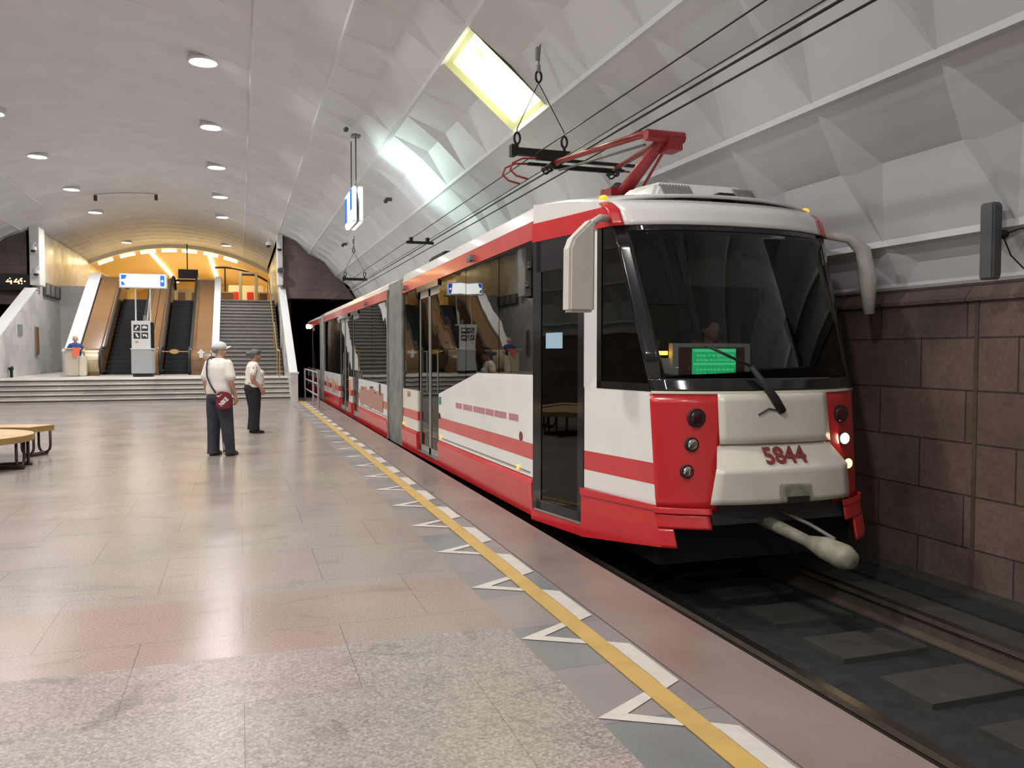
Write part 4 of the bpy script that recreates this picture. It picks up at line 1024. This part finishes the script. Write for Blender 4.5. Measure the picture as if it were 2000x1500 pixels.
frontpatch('windscreen_frame', 'tram_black', -1, 1, 1.275, 1.37, .004)
frontpatch('windscreen_frame', 'tram_black', -1, -.90, 1.37, 2.58, .004, n=4, t1b=-.88)
frontpatch('windscreen_frame', 'tram_black', .92, 1, 1.37, 2.58, .004, n=4)
frontpatch('windscreen_frame', 'tram_black', -.9, .92, 2.53, 2.58, .004)
frontpatch('brow', 'tram_white', -.93, .93, 2.58, 2.80, .02, n=24)
frontpatch('upper_band', 'tram_red', -1.01, -.925, 2.575, 2.78, .024, n=5)
frontpatch('upper_band', 'tram_red', .925, 1.01, 2.575, 2.78, .024, n=5)
b = MB(); b.cyl((2.80, 6.19, 2.665), .045, .06, 0); b.build('side_camera', 'rubber', cab)
# cab roof
b = MB()
def croof(u, v):
    f = front(u * .99, 2.795, 0); z0_ = 2.80 + .06 * (1 - abs(u) ** 2.5)
    bk = (TX + 1.215 * u, 7.25, 2.93 + .085 * (1 - abs(u) ** 3)); k_ = v
    return (f[0] + (bk[0] - f[0]) * k_, f[1] + (bk[1] - f[1]) * k_, z0_ + (bk[2] - z0_) * (1 - (1 - k_) ** 1.6))
b.grid(croof, frange(-1, 1, 20), frange(0, 1, 8)); b.build('cab_roof', 'tram_white', cab, smooth=True, solid=.03)
b = MB()
b.prism([(2.79, 6.25), (4.91, 6.25), (5.06, 7.3), (2.64, 7.3)], 2.60, 2.72, 2); b.build('cab_headlining', 'cab_gray', cab)
# interior of the cab
b = MB(); b.prism([(5.56, .45), (5.56, 1.16), (5.66, 1.27), (5.95, 1.24), (6.0, .45)], 3.12, 4.58, 0); b.build('dashboard', 'cab_gray', cab)
b = MB(); b.prism([(5.66, 1.27), (5.72, 1.36), (5.93, 1.36), (5.95, 1.24)], 3.95, 4.5, 0); b.build('instrument_hood', 'dark_gray', cab)
b = MB(); b.box(3.78, 4.30, 6.62, 6.74, .8, 1.75); b.box(3.78, 4.30, 6.2, 6.74, .72, .82); b.build('driver_seat', 'seat_blue', cab, bevel=.04)
b = MB(); b.box(3.05, 3.55, 6.02, 6.05, 1.95, 2.5); b.build('sun_blind', 'rubber', cab, bevel=.02)
b = MB(); b.box(3.6, 4.75, 6.25, 6.3, 2.14, 2.38); b.build('sun_visor', 'mid_gray', cab)
b = MB(); b.box(3.14, 3.83, 5.56, 5.62, 1.335, 1.635); b.build('route_board', 'kiosk_white', cab)
b = MB(); b.box(3.19, 3.77, 5.545, 5.56, 1.345, 1.605); b.build('red_border', 'number_red', cab)
b = MB(); b.box(3.30, 3.68, 5.53, 5.545, 1.36, 1.595); scr = b.build('green_display', 'screen_green', cab)
b = MB(); 
for z_ in (1.372, 1.476, 1.578): b.box(3.305, 3.675, 5.524, 5.53, z_ - .008, z_ + .008)
for z_ in (1.40, 1.43, 1.505, 1.54):
    x_ = 3.33
    while x_ < 3.64: w_ = random.uniform(.02, .05); b.box(x_, x_ + w_ * .6, 5.525, 5.53, z_ - .006, z_ + .008); x_ += w_
b.build('display_lines', 'screen_green_light', cab)
b = MB(); b.box(3.04, 3.12, 5.60, 5.62, 1.545, 1.575); b.build('indicator', 'indicator', cab)
b = MB(); b.box(2.98, 3.14, 5.60, 5.66, 1.40, 1.52); b.build('control_unit', 'kiosk_white', cab)
# lamps of the front
def lamp(t_, z_, r, ring, core):
    p = front(t_, z_, .02); b = MB(); b.cyl((p[0], p[1] + .015, p[2]), r * 1.25, -.035, 1, 24); b.build('lamp_ring', ring, cab)
    b = MB(); b.ell((p[0], p[1] - .018, p[2]), (r, .016, r), 20, 10); b.build('lamp_lens', core, cab, smooth=True)
for s_ in (-1, 1):
    lamp(s_ * .70, 1.08, .056, 'rubber', 'lens_dark')
    lamp(s_ * .745, .885, .042, 'rubber', 'headlamp' if s_ > 0 else 'chrome')
    lamp(s_ * .79, .685, .040, 'rubber', 'foglamp' if s_ > 0 else 'chrome')
# bumper fittings, number, emblem, wiper
p = front(0, .79, .07)
text('number', '5844', .20, .003, frame_mtx((TX - .02, cy(.8) - .27 - .098, .800), (1, 0, 0), (0, .82, 1)), 'number_red', cab, sx=.92, bold=.004)
b = MB(); b.box(3.74, 3.99, 4.99, 5.1, .47, .60); hb = b.build('coupler_hatch', 'grimy_cream', cab, bevel=.01)
b = MB(); b.box(3.77, 3.96, 4.985, 4.99, .475, .515); b.build('hatch_slot', 'rubber', cab)
b = MB(); b.cyl((TX - .0, 5.215, 1.02), .045, .03, 1); b.build('emblem', 'dark_gray', cab)
for (qx, qz) in ((.0, .0),):
    b = MB(); b.tube([(3.87, 5.20, 1.12), (3.80, 5.195, 1.22), (3.62, 5.24, 1.46)], [.034, .034, .02], 8); b.tube([(3.62, 5.24, 1.46), (3.3, 5.36, 1.62)], .012, 6); b.build('wiper', 'rubber', cab, smooth=True)
b = MB(); b.tube([(3.87, 5.20, 1.12), (3.75, 5.195, 1.145), (3.66, 5.195, 1.10)], .007, 5); b.build('washer_hose', 'dark_gray', cab)
# roof unit, beacons
b = MB()
def ac(u, v):
    pass
b.add([(3.27, 6.16, 2.83), (4.43, 6.16, 2.83), (4.40, 7.1, 2.92), (3.30, 7.1, 2.92), (3.42, 6.34, 3.03), (4.28, 6.34, 3.03), (4.25, 6.9, 3.08), (3.45, 6.9, 3.08)], [(0,1,5,4),(1,2,6,5),(2,3,7,6),(3,0,4,7),(4,5,6,7),(3,2,1,0)])
acu = b.build('air_conditioner', 'tram_white', cab, bevel=.03)
for (xa, xb) in ((3.42, 3.72), (4.14, 4.36)):
    b = MB()
    n = int((xb - xa) / .03)
    for i in range(n): x_ = xa + .03 * i; b.prism([(6.175, 2.865), (6.20, 2.86), (6.33, 3.0), (6.30, 3.005)], x_, x_ + .014, 0)
    b.build('louvre', 'mid_gray', cab)
b = MB(); b.box(3.86, 4.04, 6.08, 6.24, 2.84, 2.92); b.build('roof_camera', 'brown_iron', cab, bevel=.015)
for x_ in (TX - .99, TX + .99):
    b = MB(); b.ell((x_, 6.22, 2.83), (.035, .05, .03)); b.build('beacon', 'amber', cab, smooth=True)
# mirrors
b = MB(); b.prism([(2.385, 1.875), (2.60, 1.875), (2.605, 2.56), (2.585, 2.60), (2.42, 2.44), (2.39, 2.36)], 5.80, 5.95, 1); mr = b.build('mirror_housing', 'mirror_back', cab, bevel=.02)
b = MB(); b.tube([(2.58, 5.88, 2.55), (2.70, 5.93, 2.62), (2.84, 6.06, 2.64)], .03, 8); b.build('mirror_arm', 'mirror_back', cab, smooth=True)
b = MB(); b.box(2.40, 2.59, 5.95, 5.955, 1.93, 2.35); b.build('mirror_glass', 'chrome', cab)
b = MB(); b.tube([(4.90, 6.05, 2.60), (5.08, 5.93, 2.56), (5.19, 5.88, 2.46), (5.23, 5.86, 2.2), (5.25, 5.86, 1.90)], [.03, .04, .065, .075, .045], 10); b.build('mirror_arm', 'mirror_back', cab, smooth=True)
# underside, coupler, wheels
b = MB(); b.box(3.0, 4.75, 5.5, 7.2, -.05, .24); b.build('underframe', 'black_iron', TR)
b = MB(); b.box(3.3, 4.5, 5.25, 5.6, .28, .44); b.build('buffer_beam', 'dark_gray', TR)
b = MB(); b.tube([(3.78, 5.5, .30), (3.80, 5.2, .27), (3.84, 4.85, .215)], [.045, .05, .042], 10); b.tube([(3.84, 4.85, .215), (3.86, 4.7, .20), (3.88, 4.52, .175), (3.885, 4.45, .17)], [.042, .08, .09, .06], 14); cp = b.build('coupler', 'grimy_cream', TR, smooth=True)
b = MB(); b.tube([(3.9, 5.3, .36), (3.97, 5.0, .30), (3.99, 4.75, .24)], .014, 6); b.build('coupler_cable', 'mid_gray', TR, smooth=True)
for y_ in (8.3, 10.2, 18.0, 19.9, 24.5, 30.2):
    for x_ in (3.02, 4.56):
        b = MB(); b.cyl((x_, y_, .05), .33, .12, 0, 28); b.build('wheel', 'rail_rust', TR)
# pantograph
PG = MB(); PG.box(3.45, 4.25, 7.7, 8.7, 3.03, 3.09); PG.box(3.5, 3.6, 7.7, 8.7, 2.97, 3.04); PG.box(4.1, 4.2, 7.7, 8.7, 2.97, 3.04); pg = PG.build('pantograph_base', 'black_iron', TR)
b = MB(); b.tube([(3.85, 8.15, 3.12), (3.85, 7.6, 3.36), (3.85, 7.02, 3.60)], [.085, .065, .055], 10); b.build('lower_arm', 'panto_red', pg, smooth=True)
b = MB(); b.tube([(3.85, 8.5, 3.1), (3.84, 7.95, 3.29)], [.10, .085], 12); b.build('spring_cylinder', 'dark_gray', pg, smooth=True)
b = MB(); b.tube([(3.78, 8.2, 3.1), (3.80, 8.2, 3.32)], .06, 6); b.box(3.72, 3.90, 7.9, 8.1, 3.1, 3.3); b.build('bracket', 'panto_red', pg)
b = MB(); b.tube([(3.95, 7.9, 3.1), (3.93, 7.12, 3.54)], .016, 6); b.build('control_rod', 'panto_red', pg)
for s_ in (-1, 1):
    b = MB(); b.tube([(TX + .06 * s_, 6.98, 3.60), (TX + .14 * s_, 7.2, 3.665), (TX + .40 * s_, 8.9, 3.74)], [.04, .038, .026], 10); b.build('upper_arm', 'panto_red', pg, smooth=True)
b = MB(); b.tube([(TX - .2, 7.0, 3.61), (TX + .2, 7.0, 3.61)], .055, 10); b.box(TX + .02, TX + .16, 6.94, 7.14, 3.48, 3.60); b.build('knee_joint', 'panto_red', pg, smooth=False)
b = MB(); b.tube([(TX - .05, 7.3, 3.60), (TX - .30, 8.95, 3.68)], .014, 6); b.build('guide_rod', 'mid_gray', pg)
for y_ in (8.86, 9.14):
    b = MB(); pts = [(TX - .62 - .0, y_, 3.775), (TX + .62, y_, 3.775)]; b.box(TX - .62, TX + .62, y_ - .025, y_ + .025, 3.755, 3.785); b.build('collector_strip', 'black_iron', pg)
    for s_ in (-1, 1):
        b = MB(); b.tube([(TX + s_ * .60, y_, 3.77), (TX + s_ * .78, y_, 3.76), (TX + s_ * .90, y_, 3.70), (TX + s_ * .93, y_, 3.62), (TX + s_ * .86, y_, 3.56), (TX + s_ * .72, y_, 3.53)], .012, 6); b.build('horn', 'panto_red', pg, smooth=True)
b = MB(); b.box(TX - .45, TX + .45, 8.98, 9.02, 3.70, 3.73); b.tube([(TX - .42, 8.84, 3.72), (TX - .42, 9.16, 3.72)], .03); b.tube([(TX + .42, 8.84, 3.72), (TX + .42, 9.16, 3.72)], .03)
for x_ in (-.42, .42): b.tube([(TX + x_ + .06 * math.cos(q), 9.0 + .08 * math.sin(q), 3.68 + .03 * math.cos(2 * q)) for q in frange(0, 2 * PI, 14)], .01, 5)
b.build('head_frame', 'black_iron', pg)
b = MB(); b.tube([(4.0, 8.6, 3.05), (4.15, 8.2, 3.22), (4.2, 7.8, 3.2), (4.25, 7.6, 3.02)], .022, 8); b.build('power_cable', 'rubber', pg, smooth=True)

# ------------------------------------------------------------------ people
def finger_hand(b, w, fwd, down, side_, s=1.0, curl=.35):
    """a hand hanging from wrist w: palm along 'down', fingers curling towards 'fwd', thumb on +fwd side"""
    w = Vector(w); f = Vector(fwd).normalized(); d = Vector(down).normalized(); sd = Vector(side_).normalized()
    b.cap(w, w + d * .045 * s, .024 * s, .030 * s); b.cap(w + d * .04 * s + f * .015 * s, w + d * .08 * s + f * .02 * s, .026 * s, .022 * s); b.cap(w + d * .04 * s - f * .015 * s, w + d * .08 * s - f * .02 * s, .026 * s, .022 * s)
    for i, (o, L) in enumerate(((.034, .075), (.012, .085), (-.011, .08), (-.033, .062))):
        a = w + d * .085 * s + f * o * s; m_ = a + (d * math.cos(curl * .5) + sd * math.sin(curl * .5)) * L * .5 * s; e = m_ + (d * math.cos(curl * 1.6) + sd * math.sin(curl * 1.6)) * L * .5 * s
        b.cap(a, m_, .0105 * s, .0095 * s, 8); b.cap(m_, e, .0095 * s, .008 * s, 8)
    a = w + d * .025 * s + f * .026 * s; m_ = a + (d * .7 + f * .75) * .04 * s; b.cap(a, m_, .013 * s, .011 * s, 8); b.cap(m_, m_ + (d * .95 + f * .1) * .032 * s, .011 * s, .009 * s, 8)
def head(b, c, r=.098, yaw=0.0, female=False):
    """head centred at c facing +Y turned by yaw (clockwise seen from above)"""
    c = Vector(c); R = Matrix.Rotation(-yaw, 3, 'Z')
    E = lambda o, rr: b.ell(c + R @ Vector(o), rr, 18, 14, R)
    E((0, -.012, .022), (.075, .095, .092)); E((0, .018, -.03), (.062, .078, .078)); E((0, .055, -.075), (.035, .035, .028))
    E((0, .098, -.018), (.012, .020, .018)); E((0, .090, .002), (.009, .012, .028)); E((0, .086, -.052), (.024, .012, .006)); E((0, .084, -.061), (.021, .011, .006))
    for s_ in (-1, 1):
        E((s_ * .073, -.008, -.012), (.010, .020, .032)); E((s_ * .03, .078, .026), (.022, .014, .010)); E((s_ * .045, .06, -.03), (.02, .022, .022))
    return R
def eyes(parent, c, yaw):
    c = Vector(c); R = Matrix.Rotation(-yaw, 3, 'Z')
    for s_ in (-1, 1):
        b = MB(); b.ell(c + R @ Vector((s_ * .03, .083, .010)), (.012, .009, .007), 10, 8, R); b.build('eye', 'print_white', parent, smooth=True)
        b = MB(); b.ell(c + R @ Vector((s_ * .03, .091, .010)), (.005, .003, .005), 8, 6, R); b.build('pupil', 'rubber', parent)
def loc_xf(px, py, yaw, z=0, s=1.0):
    R = Matrix.Rotation(-yaw, 3, 'Z'); o = Vector((px, py, z))
    return lambda v: o + R @ (Vector(v) * s)

# --- man in white cap
MX, MY, MYAW = -.30, 13.10, math.radians(38)
X = loc_xf(MX, MY, MYAW)
man = thing('person', (MX, MY, 0), 'man in white cap and white t-shirt with a dark red shoulder bag, seen from behind', 'person')
hy = math.radians(38)
HC = (0, .03, 1.595)
b = MB()
b.loft([(0, 0, .86, .14, .10), (0, 0, .95, .175, .125), (0, 0.01, 1.05, .165, .125), (0, .0, 1.2, .18, .12), (0, -.01, 1.35, .185, .105), (0, -.005, 1.42, .14, .08), (0, .0, 1.46, .07, .065)], 24)
b.cap((0, 0, 1.44), (0, .02, 1.54), .062, .056)
head(b, HC, yaw=hy)
for s_ in (-1, 1):
    b.cap((s_ * .165, -.005, 1.385), (s_ * .235, -.03, 1.14), .055, .045)
    el = Vector((s_ * .235, -.03, 1.12)); wr = Vector((s_ * .245, .06, .91)) if s_ > 0 else Vector((s_ * .25, .05, .89))
    b.cap(el, wr, .043, .029)
    finger_hand(b, wr, (0, 1, 0), (0, .15 if s_ > 0 else .1, -1), (-s_, 0, 0), 1.0, .6)
    b.cap((s_ * .09, 0, .90), (s_ * .10, .0, .50), .085, .06); b.cap((s_ * .10, 0, .50), (s_ * .115, -.01, .10), .055, .04)
    b.cap((s_ * .115, -.02, .05), (s_ * .135, .12, .035), .035, .03)
b.build('body', 'skin', man, remesh=.0095, xf=X)
eyes_p = X(HC); eyes(man, eyes_p, MYAW + hy)
b = MB()   # t-shirt
b.loft([(0, 0, .93, .205, .150), (0, 0, 1.0, .210, .160), (0, .01, 1.1, .205, .160), (0, .0, 1.22, .208, .148), (0, -.01, 1.33, .212, .130), (0, -.01, 1.40, .185, .105), (0, -.005, 1.45, .11, .08), (0, 0, 1.475, .07, .068)], 28)
for s_ in (-1, 1):
    b.cap((s_ * .165, -.008, 1.385), (s_ * .22, -.022, 1.20), .075, .082)
b.build('t_shirt', 'cotton_white', man, remesh=.0085, xf=X)
b = MB()   # trousers
b.loft([(0, 0, .82, .18, .14), (0, -.01, .88, .195, .155), (0, 0, .97, .185, .145), (0, 0, 1.0, .18, .14)], 28)
for s_, fo in ((-1, 0), (1, .05)):
    b.loft([(s_ * .125, fo * 1.1, .03, .088, .105), (s_ * .122, fo, .12, .082, .098), (s_ * .115, fo * .8, .35, .088, .098), (s_ * .105, fo * .5, .52, .098, .108), (s_ * .098, 0, .7, .11, .125), (s_ * .09, 0, .88, .11, .135)], 22)
b.build('trousers', 'denim_dark', man, remesh=.010, xf=X)
for s_, fo in ((-1, 0), (1, .05)):
    b = MB(); b.loft([(s_ * .13, .06 + fo, .0, .046, .135), (s_ * .13, .06 + fo, .03, .048, .137), (s_ * .128, .05 + fo, .055, .042, .12), (s_ * .125, .01 + fo, .085, .038, .07)], 22); b.build('shoe', 'sandal_brown', man, smooth=True, xf=X)
# cap
Rh = Matrix.Rotation(-hy, 3, 'Z'); hc = Vector(HC)
b = MB(); rings = []
for i in range(9):
    a = PI / 2 * i / 8; rings.append((0, 0, .088 * math.sin(a), .094 * math.cos(a) + .001, .112 * math.cos(a) + .001))
b.loft([(0, 0, -.03, .088, .106)] + rings, 26)
capx = lambda v: X(hc + Rh @ (Vector(v) + Vector((0, -.012, .045))))
b.build('cap', 'cap_white', man, smooth=True, xf=capx)
b = MB(); b.grid(lambda u, v: (.075 * u * (1 - .25 * v), .085 + .085 * v * (1 - .45 * u * u), .005 + .015 * v - .03 * u * u), frange(-1, 1, 10), frange(0, 1, 5)); b.build('cap_peak', 'cap_white', man, smooth=True, solid=.007, xf=capx)
b = MB(); b.ell((0, -.055, -.045), (.075, .055, .05)); b.build('hair', 'hair_short', man, smooth=True, xf=capx)
# bag and strap
t = thing('shoulder_bag', tuple(X((.10, -.19, .80))), 'dark red shoulder bag with white lettering hanging on the man in the white cap', 'bag')
b = MB(); b.prism([(-.115, -.10), (-.10, .085), (-.03, .13), (.09, .10), (.125, .02), (.10, -.13), (-.02, -.15)], -.035, .035, 1)
B0 = Vector((.215, -.175, .86)); RB = Matrix.Rotation(math.radians(24), 3, 'Z') @ Matrix.Rotation(math.radians(-6), 3, 'Y')
bx = lambda v: X(B0 + RB @ Vector(v))
b.build('bag_body', 'bag_red', t, bevel=.014, xf=bx)
cam_r = X
def dirx(v): return X(v) - X((0, 0, 0))
xd = (X(B0 + RB @ Vector((1, 0, 0))) - X(B0)).normalized(); zd = (X(B0 + RB @ Vector((0, 0, 1))) - X(B0)).normalized()
ta = math.radians(38); o_ = X(B0 + RB @ Vector((.01, -.037, -.03)))
text('lettering', 'NIKE', .085, .001, frame_mtx(o_, xd * math.cos(ta) + zd * math.sin(ta), -xd * math.sin(ta) + zd * math.cos(ta)), 'print_white', t, bold=.003, sx=.8)
b = MB(); b.prism([(-.075, .055), (-.05, .05), (.01, .09), (-.05, .067), (-.08, .075)], -.039, -.036, 1); b.build('emblem', 'print_white', t, xf=bx)
b = MB(); b.tube([(-.105, .05, 1.485), (-.12, -.04, 1.49), (-.115, -.115, 1.44), (-.10, -.155, 1.33), (-.075, -.175, 1.2), (.0, -.19, 1.07), (.10, -.205, .96)], .014, 6)
b.build('strap', 'strap', t, smooth=True, xf=X)

# --- woman in floral t-shirt
WX_, WY_, WYAW = .24, 16.60, math.radians(78)
X = loc_xf(WX_, WY_, WYAW, s=.985)
wom = thing('person', (WX_, WY_, 0), 'woman with tied-back gray hair, floral white t-shirt and black trousers, in profile', 'person')
HC = (0, .05, 1.52)
b = MB()
b.loft([(0, 0, .85, .15, .12), (0, 0, .95, .17, .14), (0, .03, 1.05, .15, .14), (0, .02, 1.18, .16, .13), (0, .01, 1.3, .165, .11), (0, 0, 1.36, .12, .08), (0, 0, 1.40, .06, .06)], 24)
b.cap((0, 0, 1.36), (0, .035, 1.47), .056, .05)
head(b, HC, female=True)
for s_ in (-1, 1):
    b.cap((s_ * .15, -.02, 1.31), (s_ * .21, -.06, 1.06), .052, .046)
    wr = Vector((s_ * .20, .10, .88)); b.cap((s_ * .21, -.06, 1.05), wr, .044, .028)
    finger_hand(b, wr, (0, 1, .2), (0, .45, -1), (-s_, 0, 0), .92, .5)
    b.cap((s_ * .085, 0, .88), (s_ * .09, .01, .48), .088, .06); b.cap((s_ * .09, .01, .48), (s_ * .095, 0, .09), .055, .038)
    b.cap((s_ * .095, -.01, .045), (s_ * .10, .11, .03), .033, .028)
b.build('body', 'skin_dark', wom, remesh=.0095, xf=X); eyes(wom, X(HC), WYAW)
b = MB()
b.loft([(0, .02, .90, .195, .175), (0, .03, 1.0, .19, .185), (0, .03, 1.08, .18, .175), (0, .02, 1.18, .185, .155), (0, .0, 1.30, .185, .125), (0, -.005, 1.36, .14, .095), (0, 0, 1.40, .085, .075)], 28)
for s_ in (-1, 1):
    b.ell((s_ * .075, .115, 1.17), (.085, .085, .08)); b.cap((s_ * .145, -.02, 1.31), (s_ * .19, -.045, 1.18), .068, .07)
b.build('t_shirt', 'floral', wom, remesh=.0085, xf=X)
random.seed(11)
# printed flowers follow the shirt: colour spots in its material
m = M['floral']; n = m.node_tree; bs = n.nodes['Principled BSDF']; g = n.nodes.new('ShaderNodeNewGeometry'); v = n.nodes.new('ShaderNodeTexVoronoi'); v.inputs['Scale'].default_value = 11
n.links.new(g.outputs['Position'], v.inputs['Vector']); r = n.nodes.new('ShaderNodeValToRGB'); r.color_ramp.elements[0].position = .20; r.color_ramp.elements[0].color = (.35, .28, .22, 1); r.color_ramp.elements[1].position = .30; r.color_ramp.elements[1].color = (.78, .74, .67, 1)
n.links.new(v.outputs['Distance'], r.inputs[0]); n.links.new(r.outputs[0], bs.inputs['Base Color'])
b = MB()
b.loft([(0, -.01, .80, .17, .15), (0, -.02, .88, .18, .165), (0, 0, .96, .175, .155), (0, .01, .99, .17, .15)], 28)
for s_ in (-1, 1):
    b.loft([(s_ * .10, -.01, .06, .085, .10), (s_ * .098, -.005, .15, .078, .092), (s_ * .093, .01, .35, .080, .09), (s_ * .09, .015, .50, .088, .098), (s_ * .088, .0, .7, .10, .125), (s_ * .085, -.01, .86, .10, .145)], 22)
b.build('trousers', 'black_cloth', wom, remesh=.010, xf=X)
for s_ in (-1, 1):
    b = MB(); b.loft([(s_ * .10, .055, .0, .042, .125), (s_ * .10, .055, .025, .044, .127), (s_ * .10, .05, .045, .040, .115), (s_ * .10, .0, .06, .036, .07)], 22); b.build('shoe', 'shoe_black', wom, smooth=True, xf=X)
hc = Vector(HC); hx = lambda v: X(hc + Vector(v))
b = MB(); b.ell((0, -.025, .035), (.085, .098, .092)); b.ell((0, .0, .05), (.083, .09, .075)); b.ell((0, -.135, .03), (.05, .055, .05)); b.ell((0, -.08, -.01), (.06, .05, .06)); b.build('hair', 'hair_woman', wom, remesh=.008, xf=hx)
b = MB(); b.tube([(-.088, .02, .05), (-.06, .075, .085), (0, .098, .095), (.06, .075, .085), (.088, .02, .05)], [.007, .013, .012, .013, .007], 8); b.build('sunglasses', 'tram_black', wom, smooth=True, xf=hx)

# --- attendant behind the booth
X = loc_xf(-5.62, 33.0, math.radians(165), z=.70, s=.98)
att = thing('person', (-5.62, 33.0, .70), 'fair-haired attendant in a dark blue top leaning behind the cream booth', 'person')
HC = (0, .05, 1.36)
b = MB()
b.loft([(0, 0, .65, .17, .13), (0, 0, .8, .18, .14), (0, .02, 1.0, .18, .13), (0, .01, 1.14, .18, .11), (0, 0, 1.2, .12, .08), (0, 0, 1.24, .06, .06)], 20); b.cap((0, 0, 1.2), (0, .03, 1.3), .055, .05); head(b, HC)
for s_ in (-1, 1):
    b.cap((s_ * .16, 0, 1.15), (s_ * .27, .02, .95), .05, .045); b.cap((s_ * .27, .02, .95), (s_ * .24, .22, .93), .042, .028); finger_hand(b, (s_ * .24, .22, .93), (-s_, 0, 0), (0, 1, -.1), (0, 0, -1), .9, .3)
    b.cap((s_ * .09, 0, .7), (s_ * .10, .0, .1), .085, .045); b.cap((s_ * .10, -.01, .045), (s_ * .10, .1, .035), .035, .03)
b.build('body', 'skin', att, remesh=.012, xf=X); eyes(att, X(HC), math.radians(165))
b = MB(); b.loft([(0, 0, .62, .20, .16), (0, 0, .8, .205, .165), (0, .02, 1.0, .20, .155), (0, .01, 1.14, .195, .13), (0, 0, 1.21, .12, .085)], 24)
for s_ in (-1, 1): b.cap((s_ * .16, 0, 1.14), (s_ * .225, .01, 1.03), .062, .062)
b.build('top', 'blue_shirt', att, remesh=.012, xf=X)
b = MB(); b.loft([(0, 0, .05, .17, .13), (0, 0, .4, .19, .15), (0, 0, .68, .19, .15)], 22); b.build('skirt', 'black_cloth', att, smooth=True, xf=X)
hc = Vector(HC); hx = lambda v: X(hc + Vector(v)); b = MB(); b.ell((0, -.02, .035), (.09, .1, .095)); b.ell((-.07, -.01, -.02), (.03, .05, .06)); b.ell((.07, -.01, -.02), (.03, .05, .06)); b.build('hair', 'hair_blond', att, remesh=.01, xf=hx)
t = thing('attendant_booth', (-5.75, 32.4, ZL), 'cream booth left of the left escalator newel', 'booth')
b = MB(); b.prism([(-5.84, 32.25), (-5.42, 32.15), (-5.42, 32.55), (-5.84, 32.6)], ZL, 1.66, 2); b.build('booth_body', 'cream_booth', t, bevel=.03)
b = MB(); b.prism([(-5.42, 32.3), (-5.20, 32.4), (-5.20, 32.75), (-5.42, 32.7)], ZL, 1.42, 2); b.build('booth_wing', 'cream_booth', t, bevel=.03)
b = MB(); b.box(-5.90, -5.36, 32.08, 32.68, 1.655, 1.70); b.build('booth_top', 'cream_booth', t, bevel=.02)
t2 = MB(); t2.grid(lambda u, v: (-5.56 + .22 * u + .02 * math.sin(v * 6), 32.07 - .03 * v + (0 if v > .1 else 0), 1.71 - .30 * v + .02 * math.sin(u * 9)), frange(0, 1, 6), frange(0, 1, 6)); t2.grid(lambda u, v: (-5.56 + .22 * u, 32.07 + .35 * v, 1.712), [0, 1], [0, 1])
tag(t2.build('cloth', 'orange_cloth', solid=.012), 'orange-red cloth draped over the cream booth', 'cloth')

# --- driver
X = loc_xf(4.02, 6.48, PI, z=.76)
drv = thing('person', (4.02, 6.48, .76), 'driver in an orange safety vest sitting behind the tram windscreen', 'person')
HC = (0, .04, 1.02)
b = MB()
b.loft([(0, 0, .05, .16, .13), (0, 0, .3, .16, .13), (0, .02, .6, .185, .12), (0, .01, .78, .18, .10), (0, 0, .84, .12, .08), (0, 0, .88, .06, .06)], 20); b.cap((0, 0, .85), (0, .03, .95), .056, .05); head(b, HC)
for s_ in (-1, 1):
    b.cap((s_ * .17, 0, .79), (s_ * .25, .05, .55), .052, .045); b.cap((s_ * .25, .05, .55), (s_ * .2, .30, .52), .042, .028); finger_hand(b, (s_ * .2, .30, .52), (-s_, 0, .2), (0, 1, -.2), (0, 0, -1), .95, .8)
    b.cap((s_ * .09, 0, .1), (s_ * .12, .38, .12), .08, .06); b.cap((s_ * .12, .38, .12), (s_ * .12, .42, -.28), .055, .04)
b.build('body', 'skin', drv, remesh=.012, xf=X); eyes(drv, X(HC), PI)
b = MB(); b.loft([(0, 0, .1, .185, .16), (0, .0, .4, .19, .16), (0, .02, .62, .205, .145), (0, .01, .76, .20, .125), (0, 0, .85, .11, .085)], 24)
for s_ in (-1, 1): b.cap((s_ * .17, 0, .78), (s_ * .24, .04, .6), .065, .06)
b.build('shirt', 'shirt_gray', drv, remesh=.012, xf=X)
for s_ in (-1, 1):
    b = MB(); b.tube([(s_ * .10, -.10, .80), (s_ * .105, -.03, .88), (s_ * .11, .07, .84), (s_ * .115, .15, .70), (s_ * .12, .17, .45), (s_ * .12, .17, .15)], .05, 10); b.build('vest_front', 'vest_orange', drv, smooth=True, xf=X)
b = MB(); b.ell(Vector(HC) + Vector((0, -.02, .035)), (.088, .1, .09)); b.build('hair', 'hair_gray', drv, smooth=True, xf=X)
# plant-like tuft behind the side window
t = thing('dried_bouquet', (3.35, 6.35, 1.25), 'pale dried bouquet behind the cab side window of the tram', 'plant')
b = MB(); b.cyl((3.35, 6.35, 1.24), .05, .14, 2, 16, .07); b.build('pot', 'mid_gray', t)
b = MB(); random.seed(5)
for i in range(26):
    a = random.uniform(0, 2*PI); r_ = random.uniform(.02, .1); z_ = random.uniform(1.42, 1.66); b.ell((3.35 + r_ * math.cos(a), 6.35 + r_ * math.sin(a), z_), (.03, .03, .035), 7, 5)
b.build('flower_heads', 'plant_leaf', t, smooth=True)
